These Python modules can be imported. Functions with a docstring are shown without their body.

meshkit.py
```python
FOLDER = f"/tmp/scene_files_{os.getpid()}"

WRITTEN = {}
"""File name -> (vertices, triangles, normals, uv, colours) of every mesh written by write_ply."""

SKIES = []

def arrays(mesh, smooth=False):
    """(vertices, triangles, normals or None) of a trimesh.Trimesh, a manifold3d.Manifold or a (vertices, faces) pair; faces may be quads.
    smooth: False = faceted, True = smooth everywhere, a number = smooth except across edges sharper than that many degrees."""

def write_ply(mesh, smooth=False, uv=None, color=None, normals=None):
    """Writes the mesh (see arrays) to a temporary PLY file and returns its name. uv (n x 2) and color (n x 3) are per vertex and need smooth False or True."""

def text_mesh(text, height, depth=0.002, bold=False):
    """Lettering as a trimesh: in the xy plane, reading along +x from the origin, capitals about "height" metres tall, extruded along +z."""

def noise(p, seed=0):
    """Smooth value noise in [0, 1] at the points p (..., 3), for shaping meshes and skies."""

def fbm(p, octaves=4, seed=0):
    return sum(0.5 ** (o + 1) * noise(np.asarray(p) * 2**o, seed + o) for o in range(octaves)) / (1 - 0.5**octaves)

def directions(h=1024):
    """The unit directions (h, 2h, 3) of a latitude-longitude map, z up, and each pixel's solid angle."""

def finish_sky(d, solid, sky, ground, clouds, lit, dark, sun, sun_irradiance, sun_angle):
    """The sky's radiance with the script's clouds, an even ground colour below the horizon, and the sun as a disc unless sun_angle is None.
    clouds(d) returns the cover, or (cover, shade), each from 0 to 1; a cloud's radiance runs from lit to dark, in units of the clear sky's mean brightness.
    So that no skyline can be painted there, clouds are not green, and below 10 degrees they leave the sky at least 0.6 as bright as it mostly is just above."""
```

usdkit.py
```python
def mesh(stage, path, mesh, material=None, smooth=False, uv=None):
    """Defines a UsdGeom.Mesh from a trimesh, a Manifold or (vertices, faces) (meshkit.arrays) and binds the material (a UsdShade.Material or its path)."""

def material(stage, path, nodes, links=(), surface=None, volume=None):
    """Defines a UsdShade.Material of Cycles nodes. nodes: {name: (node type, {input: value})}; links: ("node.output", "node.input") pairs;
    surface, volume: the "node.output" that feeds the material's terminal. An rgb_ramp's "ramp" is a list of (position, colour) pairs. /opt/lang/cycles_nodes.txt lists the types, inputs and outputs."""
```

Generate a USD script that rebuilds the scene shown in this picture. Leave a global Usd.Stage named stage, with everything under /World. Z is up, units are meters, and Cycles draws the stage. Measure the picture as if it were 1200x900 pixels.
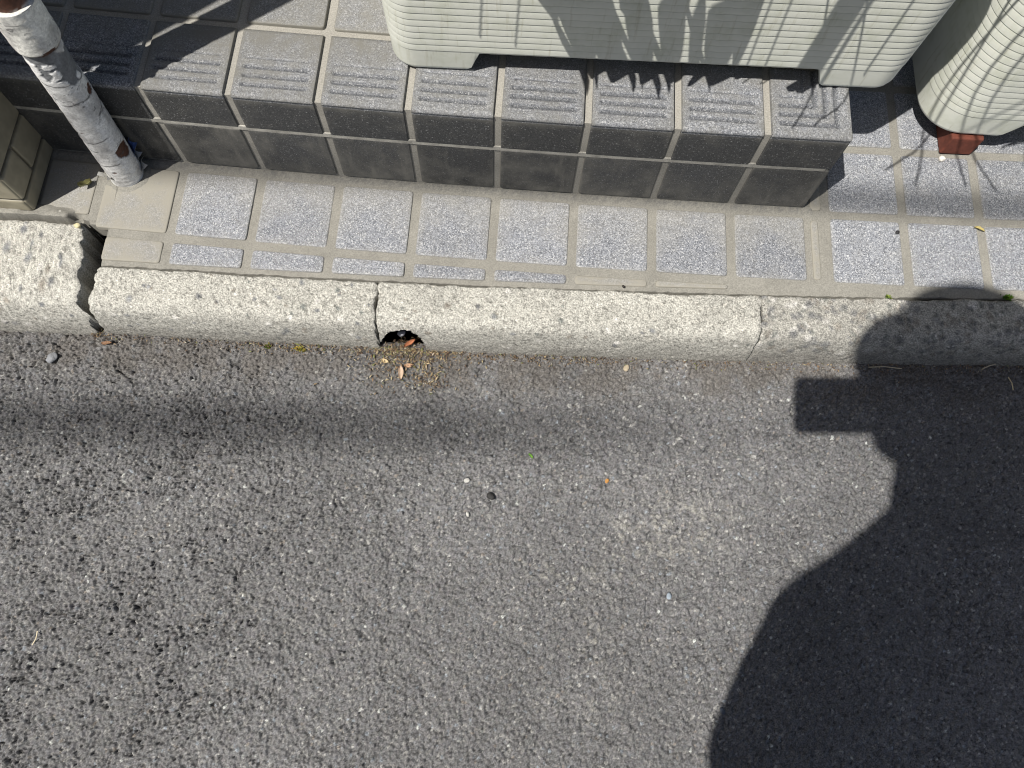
import math, random, numpy as np, trimesh, usdkit, meshkit
import manifold3d as m3
from scipy.spatial import cKDTree
from pxr import Usd, UsdGeom, UsdLux, UsdShade, Sdf, Gf, Vt

stage = Usd.Stage.CreateInMemory()
UsdGeom.SetStageUpAxis(stage, 'Z'); UsdGeom.SetStageMetersPerUnit(stage, 1.0)
UsdGeom.Xform.Define(stage, '/World'); UsdGeom.Scope.Define(stage, '/World/Looks')
PI = math.pi

# ---------------------------------------------------------------- camera
EYE = np.array([0.22844, -0.44023, 0.86615])
RIGHT = np.array([0.99760209, 0.06480705, 0.02429245])
DOWN = np.array([0.06914066, -0.94894172, -0.30778105])
FWD = np.array([0.00310574, 0.30872261, -0.95114705])
cam = UsdGeom.Camera.Define(stage, '/World/camera')
M = np.eye(4); M[0, :3] = RIGHT; M[1, :3] = -DOWN; M[2, :3] = -FWD; M[3, :3] = EYE
cam.AddTransformOp().Set(Gf.Matrix4d(*M.ravel().tolist()))
cam.CreateHorizontalApertureAttr(36.0); cam.CreateVerticalApertureAttr(27.0)
cam.CreateFocalLengthAttr(906.07 / 1200 * 36)
cam.CreateClippingRangeAttr(Gf.Vec2f(0.02, 2000))
cam.CreateExposureAttr(0.26)

# ---------------------------------------------------------------- sky and sun
SHADOW = np.array([0.40, 0.35])                     # metres a shadow runs along x and y for each metre of height
TO_SUN = np.array([-SHADOW[0], -SHADOW[1], 1.0]); TO_SUN /= np.linalg.norm(TO_SUN)
ELEV = math.asin(TO_SUN[2]); ROT = math.atan2(TO_SUN[0], TO_SUN[1])
usdkit.material(stage, '/World/Looks/sky', {
    'sky': ('sky_texture', {'sky_type': 'single_scattering', 'sun_disc': False, 'sun_elevation': ELEV, 'sun_rotation': ROT, 'aerosol_density': 2.5}),
    'bg': ('background_shader', {'strength': 0.053})}, [('sky.color', 'bg.color')], surface='bg.background')
dome = UsdLux.DomeLight.Define(stage, '/World/sky')
UsdShade.MaterialBindingAPI.Apply(dome.GetPrim()).Bind(UsdShade.Material.Get(stage, '/World/Looks/sky'))
dome.GetPrim().SetCustomDataByKey('kind', 'structure')
sun = UsdLux.DistantLight.Define(stage, '/World/sun')
sun.CreateNormalizeAttr(True); sun.CreateIntensityAttr(1.25); sun.CreateAngleAttr(0.53); sun.CreateColorAttr(Gf.Vec3f(1.0, 0.965, 0.91))
zx = TO_SUN; xx = np.cross([0, 1, 0], zx); xx /= np.linalg.norm(xx); yx = np.cross(zx, xx)
S = np.eye(4); S[0, :3] = xx; S[1, :3] = yx; S[2, :3] = zx
sun.AddTransformOp().Set(Gf.Matrix4d(*S.ravel().tolist()))

# ---------------------------------------------------------------- helpers
ROAD = -0.06                                        # road surface; the paved strip is z = 0
def bow(v):
    """The paving, kerb and step run in a very slight curve along the street."""
    v = np.array(v, float)
    x = np.clip(v[..., 0], -1.3, 1.8)
    v[..., 1] += 0.0276 * (x - 0.2667) ** 2
    return v

used = {}
def numbered(parent, name):
    k = (parent, name); n = used.get(k, 0); used[k] = n + 1
    return f'{parent}/{name}' if n == 0 else f'{parent}/{name}_{n:03d}'
def tag(p, label=None, cat=None, group=None, kind=None):
    p = p.GetPrim() if hasattr(p, 'GetPrim') else p
    for k, v in (('label', label), ('category', cat), ('group', group), ('kind', kind)):
        if v: p.SetCustomDataByKey(k, v)
    return p
BASES = {}
def thing(name, loc=(0, 0, 0), label=None, cat=None, group=None, kind=None):
    path = numbered('/World', name)
    x = UsdGeom.Xform.Define(stage, path); x.AddTranslateOp().Set(Gf.Vec3d(*map(float, loc)))
    BASES[path] = np.array(loc, float); tag(x, label, cat, group, kind)
    return path
def put(name, mesh, mat, parent='/World', smooth=False, label=None, cat=None, group=None, kind=None, **primvars):
    """One Mesh prim. Vertices are given in world coordinates."""
    path = numbered(parent, name)
    v, f = (mesh.vertices, mesh.faces) if hasattr(mesh, 'vertices') else (mesh if isinstance(mesh, (tuple, list)) else meshkit.arrays(mesh)[:2])
    v = np.asarray(v, float) - BASES.get('/'.join(parent.split('/')[:3]), np.zeros(3))
    g = usdkit.mesh(stage, path, (v, np.asarray(f)), '/World/Looks/' + mat, smooth=smooth)
    for k, a in primvars.items():
        a = np.asarray(a, np.float32)
        if a.ndim == 2:
            UsdGeom.PrimvarsAPI(g).CreatePrimvar(k, Sdf.ValueTypeNames.Color3fArray, 'vertex').Set(Vt.Vec3fArray.FromNumpy(a))
        else:
            UsdGeom.PrimvarsAPI(g).CreatePrimvar(k, Sdf.ValueTypeNames.FloatArray, 'vertex').Set(Vt.FloatArray.FromNumpy(a))
    tag(g, label, cat, group, kind)
    return path
def grid_faces(n, m, closed=False):
    """Quads of an (n, m) grid of points, row-major; closed wraps the second axis."""
    i, j = np.meshgrid(np.arange(n - 1), np.arange(m if closed else m - 1), indexing='ij')
    k = (j + 1) % m
    return np.stack([i * m + j, i * m + k, (i + 1) * m + k, (i + 1) * m + j], -1).reshape(-1, 4)
def tri(q): return np.vstack([q[:, [0, 1, 2]], q[:, [0, 2, 3]]])
def box(x0, x1, y0, y1, z0, z1):
    b = trimesh.creation.box([x1 - x0, y1 - y0, z1 - z0]); b.apply_translation([(x0 + x1) / 2, (y0 + y1) / 2, (z0 + z1) / 2]); return b
def sm(a, b, x):
    t = np.clip((x - a) / (b - a), 0, 1); return t * t * (3 - 2 * t)
def fb(x, y, scale, octaves=3, seed=0):
    x, y = np.broadcast_arrays(x, y)
    return meshkit.fbm(np.stack([x * scale, y * scale, np.full(x.shape, 0.37 + seed * 7.1)], -1), octaves, seed)
def tube(points, radii, sides=10, cap=True):
    p = np.asarray(points, float); n = len(p); r = np.broadcast_to(np.asarray(radii, float), (n,))
    t = np.gradient(p, axis=0); t /= np.linalg.norm(t, axis=1, keepdims=True)
    a = np.cross(t, [0.13, 0.21, 0.97] if abs(t[0, 2]) < 0.9 else [1, 0.1, 0]); a /= np.linalg.norm(a, axis=1, keepdims=True); b = np.cross(t, a)
    th = np.arange(sides) / sides * 2 * PI
    v = (p[:, None] + r[:, None, None] * (np.cos(th)[None, :, None] * a[:, None] + np.sin(th)[None, :, None] * b[:, None])).reshape(-1, 3)
    f = tri(grid_faces(n, sides, True))
    if cap:
        v = np.vstack([v, p[:1], p[-1:]]); k = np.arange(sides); j = (k + 1) % sides
        f = np.vstack([f, np.stack([j, k, np.full(sides, n * sides)], 1), np.stack([(n - 1) * sides + k, (n - 1) * sides + j, np.full(sides, n * sides + 1)], 1)])
    return trimesh.Trimesh(v, f, process=False)

# ---------------------------------------------------------------- materials
def look(name, nodes, links, **k): usdkit.material(stage, '/World/Looks/' + name, nodes, links, **({'surface': 'p.BSDF'} | k))
def plain(name, color, rough=0.6, var=0.12, scale=60.0, spec=0.4, bump=0.0, bscale=300.0, **k):
    c = np.array(color, float)
    nodes = {'g': ('geometry', {}), 'n': ('noise_texture', {'scale': scale, 'detail': 6.0, 'roughness': 0.65}),
             'r': ('rgb_ramp', {'ramp': [(0.3, tuple(c * (1 - var))), (0.7, tuple(np.minimum(c * (1 + var), 0.95)))]}),
             'p': ('principled_bsdf', {'roughness': rough, 'specular_ior_level': spec, **k})}
    links = [('g.position', 'n.vector'), ('n.fac', 'r.fac'), ('r.color', 'p.base_color')]
    if bump:
        nodes |= {'b': ('noise_texture', {'scale': bscale, 'detail': 4.0}), 'u': ('bump', {'strength': bump, 'distance': 0.001})}
        links += [('g.position', 'b.vector'), ('b.fac', 'u.height'), ('u.normal', 'p.normal')]
    look(name, nodes, links)
def tinted(name, rough, spec, grain, gscale, bump, bscale, dist=0.001, lo=0.25):
    """Base colour from the mesh's own stones (primvar tint), with a fine grain over it."""
    look(name, {'g': ('geometry', {}), 'a': ('attribute', {'attribute': 'tint'}),
                'n': ('noise_texture', {'scale': gscale, 'detail': 3.0, 'roughness': 0.7}),
                'm': ('map_range', {'from_min': lo, 'from_max': 1 - lo, 'to_min': 1 - grain, 'to_max': 1 + grain, 'clamp': True}),
                'x': ('vector_math', {'math_type': 'scale'}),
                'b': ('noise_texture', {'scale': bscale, 'detail': 4.0, 'roughness': 0.7}), 'u': ('bump', {'strength': bump, 'distance': dist}),
                'p': ('principled_bsdf', {'roughness': rough, 'specular_ior_level': spec})},
         [('g.position', 'n.vector'), ('n.fac', 'm.value'), ('a.color', 'x.vector1'), ('m.result', 'x.scale'), ('x.vector', 'p.base_color'),
          ('g.position', 'b.vector'), ('b.fac', 'u.height'), ('u.normal', 'p.normal')])
tinted('asphalt', 0.8, 0.25, 0.52, 700.0, 0.35, 600.0, 0.0003, lo=0.36)
tinted('concrete', 0.9, 0.15, 0.55, 620.0, 0.5, 600.0, 0.0005, lo=0.36)
tinted('grout', 0.95, 0.1, 0.22, 600.0, 0.5, 600.0, 0.0004, lo=0.32)
tinted('painted', 0.7, 0.3, 0.20, 420.0, 0.5, 420.0, 0.0005, lo=0.34)
tinted('leafy', 0.6, 0.3, 0.2, 300.0, 0.2, 400.0, 0.0005)

def granite(name, stops, dust, dust_lo, rough=0.55, cell=900.0, front=None, blotch=1.3, tones=(0.86, 1.12), streak=0.0):
    """Speckled stoneware: small crystals of a few tones, with the pale dust that collects along the edges (primvar wear)."""
    nodes = {'g': ('geometry', {}), 'v': ('voronoi_texture', {'scale': cell, 'randomness': 1.0}),
             'w': ('white_noise_texture', {'dimensions': '3D'}), 'r': ('rgb_ramp', {'ramp': stops}),
             'o': ('object_info', {}), 'om': ('map_range', {'from_min': 0.0, 'from_max': 1.0, 'to_min': tones[0], 'to_max': tones[1]}), 'os': ('vector_math', {'math_type': 'scale'}),
             'a': ('attribute', {'attribute': 'wear'}),
             'n': ('noise_texture', {'scale': 34.0, 'detail': 6.0, 'roughness': 0.65}),
             'n2': ('noise_texture', {'scale': 420.0, 'detail': 3.0, 'roughness': 0.7}),
             'k': ('math', {'math_type': 'multiply_add', 'value2': blotch, 'value3': -0.5 * blotch + 0.2 + dust_lo}),
             'q': ('math', {'math_type': 'add'}), 'k2': ('math', {'math_type': 'multiply_add', 'value2': 0.5, 'value3': -0.25}), 'q2': ('math', {'math_type': 'add', 'use_clamp': True}),
             'mx': ('mix', {'color2': dust}), 'b': ('noise_texture', {'scale': 800.0, 'detail': 3.0}), 'u': ('bump', {'strength': 0.35, 'distance': 0.0005}),
             'rm': ('map_range', {'to_min': rough, 'to_max': 0.95}), 'p': ('principled_bsdf', {'specular_ior_level': 0.4})}
    links = [('g.position', 'v.vector'), ('v.position', 'w.vector'), ('w.value', 'r.fac'), ('r.color', 'os.vector1'), ('o.random', 'om.value'), ('om.result', 'os.scale'),
             ('g.position', 'n.vector'), ('g.position', 'n2.vector'), ('n.fac', 'k.value1'), ('k.value', 'q.value1'), ('a.fac', 'q.value2'), ('n2.fac', 'k2.value1'), ('q.value', 'q2.value1'), ('k2.value', 'q2.value2'),
             ('q2.value', 'mx.fac'), ('os.vector', 'mx.color1'), ('mx.color', 'p.base_color'), ('g.position', 'b.vector'), ('b.fac', 'u.height'), ('u.normal', 'p.normal'),
             ('q2.value', 'rm.value'), ('rm.result', 'p.roughness')]
    if streak:                                       # lime runs down the face
        nodes |= {'mp': ('mapping', {'scale': (70.0, 70.0, 9.0)}), 'ns': ('noise_texture', {'scale': 1.0, 'detail': 5.0, 'roughness': 0.6}),
                  'ms': ('map_range', {'from_min': 0.54, 'from_max': 0.74, 'to_min': 0.0, 'to_max': streak, 'clamp': True}), 'qs': ('math', {'math_type': 'add', 'use_clamp': True})}
        links = [(a, b) for a, b in links if a != 'q2.value'] + [('g.position', 'mp.vector'), ('mp.vector', 'ns.vector'), ('ns.fac', 'ms.value'), ('q2.value', 'qs.value1'), ('ms.result', 'qs.value2'), ('qs.value', 'mx.fac'), ('qs.value', 'rm.value')]
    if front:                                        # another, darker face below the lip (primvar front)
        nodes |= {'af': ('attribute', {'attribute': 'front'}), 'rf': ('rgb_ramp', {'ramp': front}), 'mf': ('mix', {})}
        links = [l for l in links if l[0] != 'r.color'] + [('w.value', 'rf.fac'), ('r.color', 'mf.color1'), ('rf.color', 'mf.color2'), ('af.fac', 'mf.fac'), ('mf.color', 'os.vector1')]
    look(name, nodes, links)
PALE = [(0.0, (0.085, 0.089, 0.099)), (0.25, (0.155, 0.162, 0.178)), (0.55, (0.222, 0.231, 0.252)), (0.85, (0.305, 0.314, 0.332)), (1.0, (0.50, 0.50, 0.50))]
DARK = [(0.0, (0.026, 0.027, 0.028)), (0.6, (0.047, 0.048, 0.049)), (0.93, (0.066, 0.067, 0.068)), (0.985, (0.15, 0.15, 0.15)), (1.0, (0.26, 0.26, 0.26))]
granite('paving_granite', PALE, (0.30, 0.285, 0.245), -0.16, blotch=0.8)
granite('dusty_granite', PALE, (0.285, 0.268, 0.225), 0.55)
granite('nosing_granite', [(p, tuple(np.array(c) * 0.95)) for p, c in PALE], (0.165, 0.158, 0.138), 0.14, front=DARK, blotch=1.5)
granite('tread_granite', PALE, (0.20, 0.19, 0.162), 0.36)
granite('riser_granite', DARK, (0.18, 0.172, 0.152), -0.10, rough=0.42, cell=1100.0, blotch=2.3, tones=(0.75, 1.35), streak=0.55)

# ---------------------------------------------------------------- ground and road
rng = np.random.default_rng(11)
put('ground', box(-60, 60, -60, 60, -0.6, -0.085), 'earth' if False else 'asphalt', kind='structure', label=None, tint=np.full((8, 3), 0.10))

def kerb_back(x): return -0.0405 + 0.034 * (x - 0.056)
def kerb_front(x): return -0.1082 + 0.034 * (x - 0.0574)

def asphalt(x, y):
    """Height and stone colour of worn road asphalt at the points x, y."""
    p = np.stack([x, y], -1).reshape(-1, 2); n = len(p)
    warp = np.stack([fb(p[:, 0], p[:, 1], 260, 2, 3), fb(p[:, 0], p[:, 1], 260, 2, 4)], -1) - 0.5
    q = p + warp * 0.0022
    z = np.full(n, -0.0026); col = np.tile([0.070, 0.069, 0.068], (n, 1))
    lo, hi = p.min(0) - 0.02, p.max(0) + 0.02
    left = sm(0.45, -0.30, p[:, 0]) * 0.6 + 0.4 * fb(p[:, 0], p[:, 1], 9, 3, 8)
    for sp, rel, cen, share in ((0.0098, 0.50, -0.0001, 0.30), (0.0060, 0.54, -0.0001, 0.50), (0.0040, 0.58, 0.0000, 0.9), (0.0028, 0.64, -0.0003, 1.0)):
        gx, gy = np.meshgrid(np.arange(lo[0], hi[0], sp), np.arange(lo[1], hi[1], sp))
        c = np.stack([gx.ravel(), gy.ravel()], -1) + rng.uniform(-0.55, 0.55, (gx.size, 2)) * sp
        c = c[rng.random(len(c)) < share]
        r = sp * rel * np.exp(rng.normal(0, 0.22, len(c))); zc = cen + rng.normal(0, 0.00036, len(c)) - r * 0.52
        base = 0.127 * np.exp(rng.normal(0, 0.13 if sp < 0.003 else 0.06, len(c)))
        hue = np.stack([base * (1 + rng.normal(0.012, 0.015, len(c))), base * 0.995, base * (1 - rng.normal(0.008, 0.018, len(c)))], -1)
        u = rng.random(len(c))
        for a, b_, tone in ((0, 0.003, (0.40, 0.41, 0.385)), (0.006, 0.03, (0.27, 0.265, 0.25)), (0.10, 0.20, (0.205, 0.20, 0.19)), (0.20, 0.27, (0.085, 0.084, 0.083)), (0.03, 0.042, (0.19, 0.17, 0.15)), (0.042, 0.06, (0.19, 0.205, 0.22)), (0.06, 0.085, (0.06, 0.06, 0.062))):
            k = (u >= a) & (u < b_) & (r < 0.0026); hue[k] = np.array(tone) * rng.uniform(0.75, 1.15, (k.sum(), 1))
        d, i = cKDTree(c).query(q, k=3)
        for k in range(3):
            t = (d[:, k] / r[i[:, k]]) ** 2
            h = zc[i[:, k]] + r[i[:, k]] * 0.52 * (1 - t)
            up = (h > z) & (t < 1.25)
            z[up] = h[up]; col[up] = hue[i[up, k]]
    z = np.where(z > 0, 0.0009 * np.tanh(z / 0.0009), z)                       # tops worn flat by traffic
    crev = sm(0.035, 0.0, np.abs(fb(p[:, 0], p[:, 1], 85, 3, 71) - 0.5)) * sm(0.42, 0.6, fb(p[:, 0], p[:, 1], 24, 3, 72)); z = z - crev * 0.0014 * np.clip(left * 1.4, 0.2, 1); col = col * (1 - 0.6 * crev * np.clip(left * 1.4, 0.2, 1))[:, None]; z = np.maximum(z, -0.0008 - 0.0015 * np.clip(left * 1.3, 0.3, 1))         # tighter surface away from the gutter
    z *= 0.85 + 0.6 * np.clip(left, 0, 1)
    z += 0.002 * (fb(p[:, 0], p[:, 1], 5, 2, 5) - 0.5) + 0.0022 * (fb(p[:, 0], p[:, 1], 110, 3, 6) - 0.5)
    worn = np.clip((z + 0.001) / 0.0014, 0, 1)
    # paint flecks and cement splashes left on the tops of the stones
    spots = sum(np.exp(-((p[:, 0] - a) / c) ** 2 - ((p[:, 1] - b) / d) ** 2) for a, b, c, d in ((0.305, -0.375, 0.05, 0.022), (0.375, -0.345, 0.02, 0.03), (0.285, -0.50, 0.035, 0.02), (0.345, -0.44, 0.03, 0.03), (0.44, -0.31, 0.06, 0.04), (0.355, -0.52, 0.02, 0.03), (-0.055, -0.42, 0.014, 0.012)))
    fl = np.clip(spots, 0, 1) * sm(0.46, 0.60, fb(p[:, 0], p[:, 1], 150, 2, 22)) * worn
    col = col * (1 - 0.6 * fl[:, None]) + 0.6 * fl[:, None] * np.array([0.33, 0.315, 0.27])
    gut = sm(0.075, 0.0, kerb_front(p[:, 0]) - p[:, 1])                         # brown grit washed into the gutter
    gm = np.clip(gut * (0.25 + 1.1 * sm(0.40, 0.62, fb(p[:, 0], p[:, 1], 30, 3, 31))) * (0.35 + 1.0 * fb(p[:, 0], p[:, 1], 320, 3, 35)), 0, 0.6)[:, None]
    col = col * (1 - gm) + gm * np.array([0.105, 0.094, 0.082]) * (0.6 + 0.8 * fb(p[:, 0], p[:, 1], 500, 2, 33))[:, None]
    pale = sm(0.48, 0.68, fb(p[:, 0], p[:, 1], 5, 4, 43)) * worn * sm(-0.25, 0.15, p[:, 0])
    col = col * (0.80 + 0.34 * fb(p[:, 0], p[:, 1], 6, 4, 41) + 0.28 * pale)[:, None]
    tar = 0.3 * sm(0.60, 0.72, fb(p[:, 0], p[:, 1], 11, 4, 44)); col = col * (1 - 0.22 * tar)[:, None]
    return z.reshape(x.shape), np.clip(col, 0.01, 0.8).reshape(x.shape + (3,))

xs = np.arange(-0.47, 0.93, 0.00108); vs = np.linspace(0, 1, 530)
X = np.repeat(xs[None], len(vs), 0); YB = kerb_front(X) + 0.012; Yv = -0.665 + (YB + 0.665) * vs[:, None]
Z, C = asphalt(X, Yv)
Z = 2.0 * Z + ROAD
rim = np.minimum(np.minimum(np.arange(len(xs)), np.arange(len(xs))[::-1])[None, :], np.arange(len(vs))[:, None])
Z = np.where(rim == 0, ROAD - 0.02, Z)
road = thing('road', (0, 0, ROAD), kind='structure')
put('asphalt_surface', (bow(np.stack([X, Yv, Z], -1).reshape(-1, 3)), tri(grid_faces(*X.shape))), 'asphalt', road, smooth=True, tint=C.reshape(-1, 3))
gx = np.unique(np.concatenate([np.linspace(-12, -0.6, 60), np.linspace(-0.6, 1.1, 240), np.linspace(1.1, 12, 60)])); gy = np.unique(np.concatenate([np.linspace(-6, -1.4, 40), np.linspace(-1.4, -0.07, 220)]))
X2, Y2 = np.meshgrid(gx, gy); Y2 = np.where(Y2 == gy[-1], kerb_front(np.clip(X2, -2, 3)) + 0.01, Y2)
Z2 = np.full(X2.shape, ROAD - 0.001) + 0.0022 * (fb(X2, Y2, 130, 3, 9) - 0.5)
inside = (X2 > -0.465) & (X2 < 0.925) & (Y2 > -0.66); Z2[inside] = ROAD - 0.012
put('outer_asphalt', (bow(np.stack([X2, Y2, Z2], -1).reshape(-1, 3)), tri(grid_faces(*X2.shape))), 'asphalt', road, smooth=True,
    tint=(np.array([0.13, 0.127, 0.12]) * (0.8 + 0.4 * fb(X2, Y2, 60, 3, 10))[..., None]).reshape(-1, 3))

# ---------------------------------------------------------------- kerb stones
kerb = thing('kerb', (0, 0, ROAD), kind='structure')
def kerb_stone(x0, x1, step, seed, back=None, front=None, hole=None, rough=1.0, pebbles=1.0, slant=(0.0, 0.0), dark=0.0, big=1.0):
    back = back or kerb_back; front = front or kerb_front
    r = np.random.default_rng(seed)
    prof = np.array([[1, -0.045], [1, -0.010], [1, -0.003], [0.985, -0.0008], [0.96, 0.0], [0.42, 0.0], [0.35, -0.0006], [0.29, -0.0022], [0.235, -0.0052], [0.19, -0.0095], [0.155, -0.0155], [0.128, -0.023], [0.075, -0.042], [0.04, -0.058], [0.03, -0.078]])
    ln = np.r_[0, np.cumsum(np.hypot(np.diff(prof[:, 0]) * 0.068, np.diff(prof[:, 1])))]
    m = max(20, int(ln[-1] / step)); s = np.linspace(0, ln[-1], m)
    u, w = np.interp(s, ln, prof[:, 0]), np.interp(s, ln, prof[:, 1])
    n = max(12, int((x1 - x0) / step)); xg = np.linspace(x0, x1, n)
    Xg = np.repeat(xg[:, None], m, 1); ug = np.repeat(u[None], n, 0)
    end = np.minimum(Xg - x0, x1 - Xg)
    # broken, slanting ends
    jag = (meshkit.fbm(np.stack([np.zeros_like(Xg) + seed, ug * 9, np.repeat(w[None], n, 0) * 90], -1), 3, seed) - 0.5) * 0.012 * rough
    Xg = Xg + np.where(xg[:, None] < (x0 + x1) / 2, 1, -1) * jag * np.exp(-end / 0.02) + np.where(xg[:, None] < (x0 + x1) / 2, slant[0], slant[1]) * (ug - 0.5) * np.exp(-end / 0.05)
    Bk = back(Xg) + 0.0060 * (fb(Xg, 0 * Xg, 60, 5, seed + 2) - 0.5) * max(rough, 0.8)
    Fr = front(Xg); Yg = Fr + (Bk - Fr) * ug; Zg = np.repeat(w[None], n, 0).copy()
    rnd = sm(0.004, 0, end); Zg -= rnd * 0.0025
    P = np.stack([Xg, Yg, Zg], -1)
    T = np.gradient(np.stack([u * 0.068, w], -1), axis=0); Nn = np.stack([-T[:, 1], T[:, 0]], -1); Nn /= np.linalg.norm(Nn, axis=1, keepdims=True); Nn *= -1
    q = P.reshape(-1, 3)
    h = 0.0022 * (meshkit.fbm(q * 28, 3, seed) - 0.5) + 0.0011 * (meshkit.fbm(q * 260, 3, seed + 1) - 0.5) + 0.0007 * (meshkit.noise(q * 700, seed + 5) - 0.5)
    col = np.array([0.375, 0.365, 0.326]) * (0.84 + 0.32 * meshkit.fbm(q * 30, 4, seed + 7))[:, None] * (0.8 + 0.4 * meshkit.noise(q * 620, seed + 8))[:, None]
    for cnt, ra, kind in ((int(3600 * (x1 - x0)), (0.0007, 0.0018), 'pit'), (int(5200 * (x1 - x0)), (0.0009, 0.0021), 'grain'), (int(300 * (x1 - x0) * pebbles), (0.0018, 0.0046 * big), 'pebble')):
        # points strewn over the unrolled surface
        cs = np.stack([r.uniform(x0, x1, cnt), r.uniform(0, ln[-1], cnt)], -1); cr = r.uniform(*ra, cnt)
        flat = np.stack([Xg.ravel(), np.repeat(s[None], n, 0).ravel()], -1)
        ang = r.uniform(0, PI, cnt); asp = r.uniform(0.55, 1, cnt)
        d, i = cKDTree(cs).query(flat, k=2)
        for k in range(2):
            dv = flat - cs[i[:, k]]; ca, sa = np.cos(ang[i[:, k]]), np.sin(ang[i[:, k]])
            dd = np.hypot(dv[:, 0] * ca + dv[:, 1] * sa, (-dv[:, 0] * sa + dv[:, 1] * ca) / asp[i[:, k]]) * (1 + 0.35 * (meshkit.noise(q * 420, seed + 9) - 0.5))
            t = dd / cr[i[:, k]]; on = np.clip(1.25 - t, 0, 1) ** 0.5 * (t < 1.2)
            if kind == 'pit':
                h -= 0.0013 * np.clip(1 - t * t, 0, 1); col *= (1 - 0.45 * on)[:, None]
            elif kind == 'grain':
                tone = np.where(r.random(cnt) < 0.5, 0.60, 0.12)[i[:, k]][:, None] * np.array([1, 0.95, 0.84]); col = col * (1 - 0.55 * on[:, None]) + 0.55 * on[:, None] * tone
            else:
                tones = np.array([[0.10, 0.105, 0.115], [0.17, 0.175, 0.18], [0.24, 0.215, 0.18], [0.58, 0.56, 0.52], [0.13, 0.14, 0.13]])[r.integers(0, 5, cnt)] * r.uniform(0.8, 1.2, (cnt, 1))
                o = (on * 0.9)[:, None]; col = col * (1 - o) + o * tones[i[:, k]]; h += 0.0005 * np.clip(1 - t * t, 0, 1)
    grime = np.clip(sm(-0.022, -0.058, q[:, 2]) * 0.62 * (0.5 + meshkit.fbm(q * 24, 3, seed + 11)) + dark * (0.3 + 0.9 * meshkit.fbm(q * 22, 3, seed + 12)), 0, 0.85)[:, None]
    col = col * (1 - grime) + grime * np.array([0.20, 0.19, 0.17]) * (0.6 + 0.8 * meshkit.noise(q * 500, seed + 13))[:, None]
    P = P + h.reshape(n, m)[..., None] * np.stack([np.zeros(m), Nn[:, 0], Nn[:, 1]], -1)[None]
    # closed ends
    first, last = P[:1].copy(), P[-1:].copy(); first[..., 2] = np.minimum(first[..., 2], -0.075); last[..., 2] = np.minimum(last[..., 2], -0.075)
    P = np.concatenate([first, P, last]); col = col.reshape(n, m, 3); col = np.concatenate([col[:1] * 0.5, col, col[-1:] * 0.5])
    F = grid_faces(n + 2, m)
    if hole:
        hx, hw, hz = hole; cen = P.reshape(-1, 3)[F].mean(1)
        a = (cen[:, 0] - hx) / hw
        top = hz - (hz - (ROAD - 0.02)) * np.clip(np.abs(a), 0, 1) ** 4 * 0.5 + 0.004 * (meshkit.noise(cen * 150, 5) - 0.5) - 0.006 * sm(0.2, -1.0, a)
        F = F[~((np.abs(a) < 1) & (cen[:, 2] < top) & (cen[:, 1] < back(cen[:, 0]) - 0.02))]
    path = put('kerb_stone', (bow(P.reshape(-1, 3)), tri(F)[:, ::-1]), 'concrete', kerb, smooth=True, tint=np.clip(col.reshape(-1, 3), 0.02, 0.8))
    return path
lb0 = lambda x: -0.068 + 0 * x
lf0 = lambda x: -0.198 + 0 * x
lb = lambda x: 0.0005 + 0.06 * (x + 0.37) + 0 * x
lf = lambda x: -0.1305 + 0.06 * (x + 0.37) + 0 * x
kerb_stone(-1.5, -0.79, 0.006, 1, lb, lf)
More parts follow.
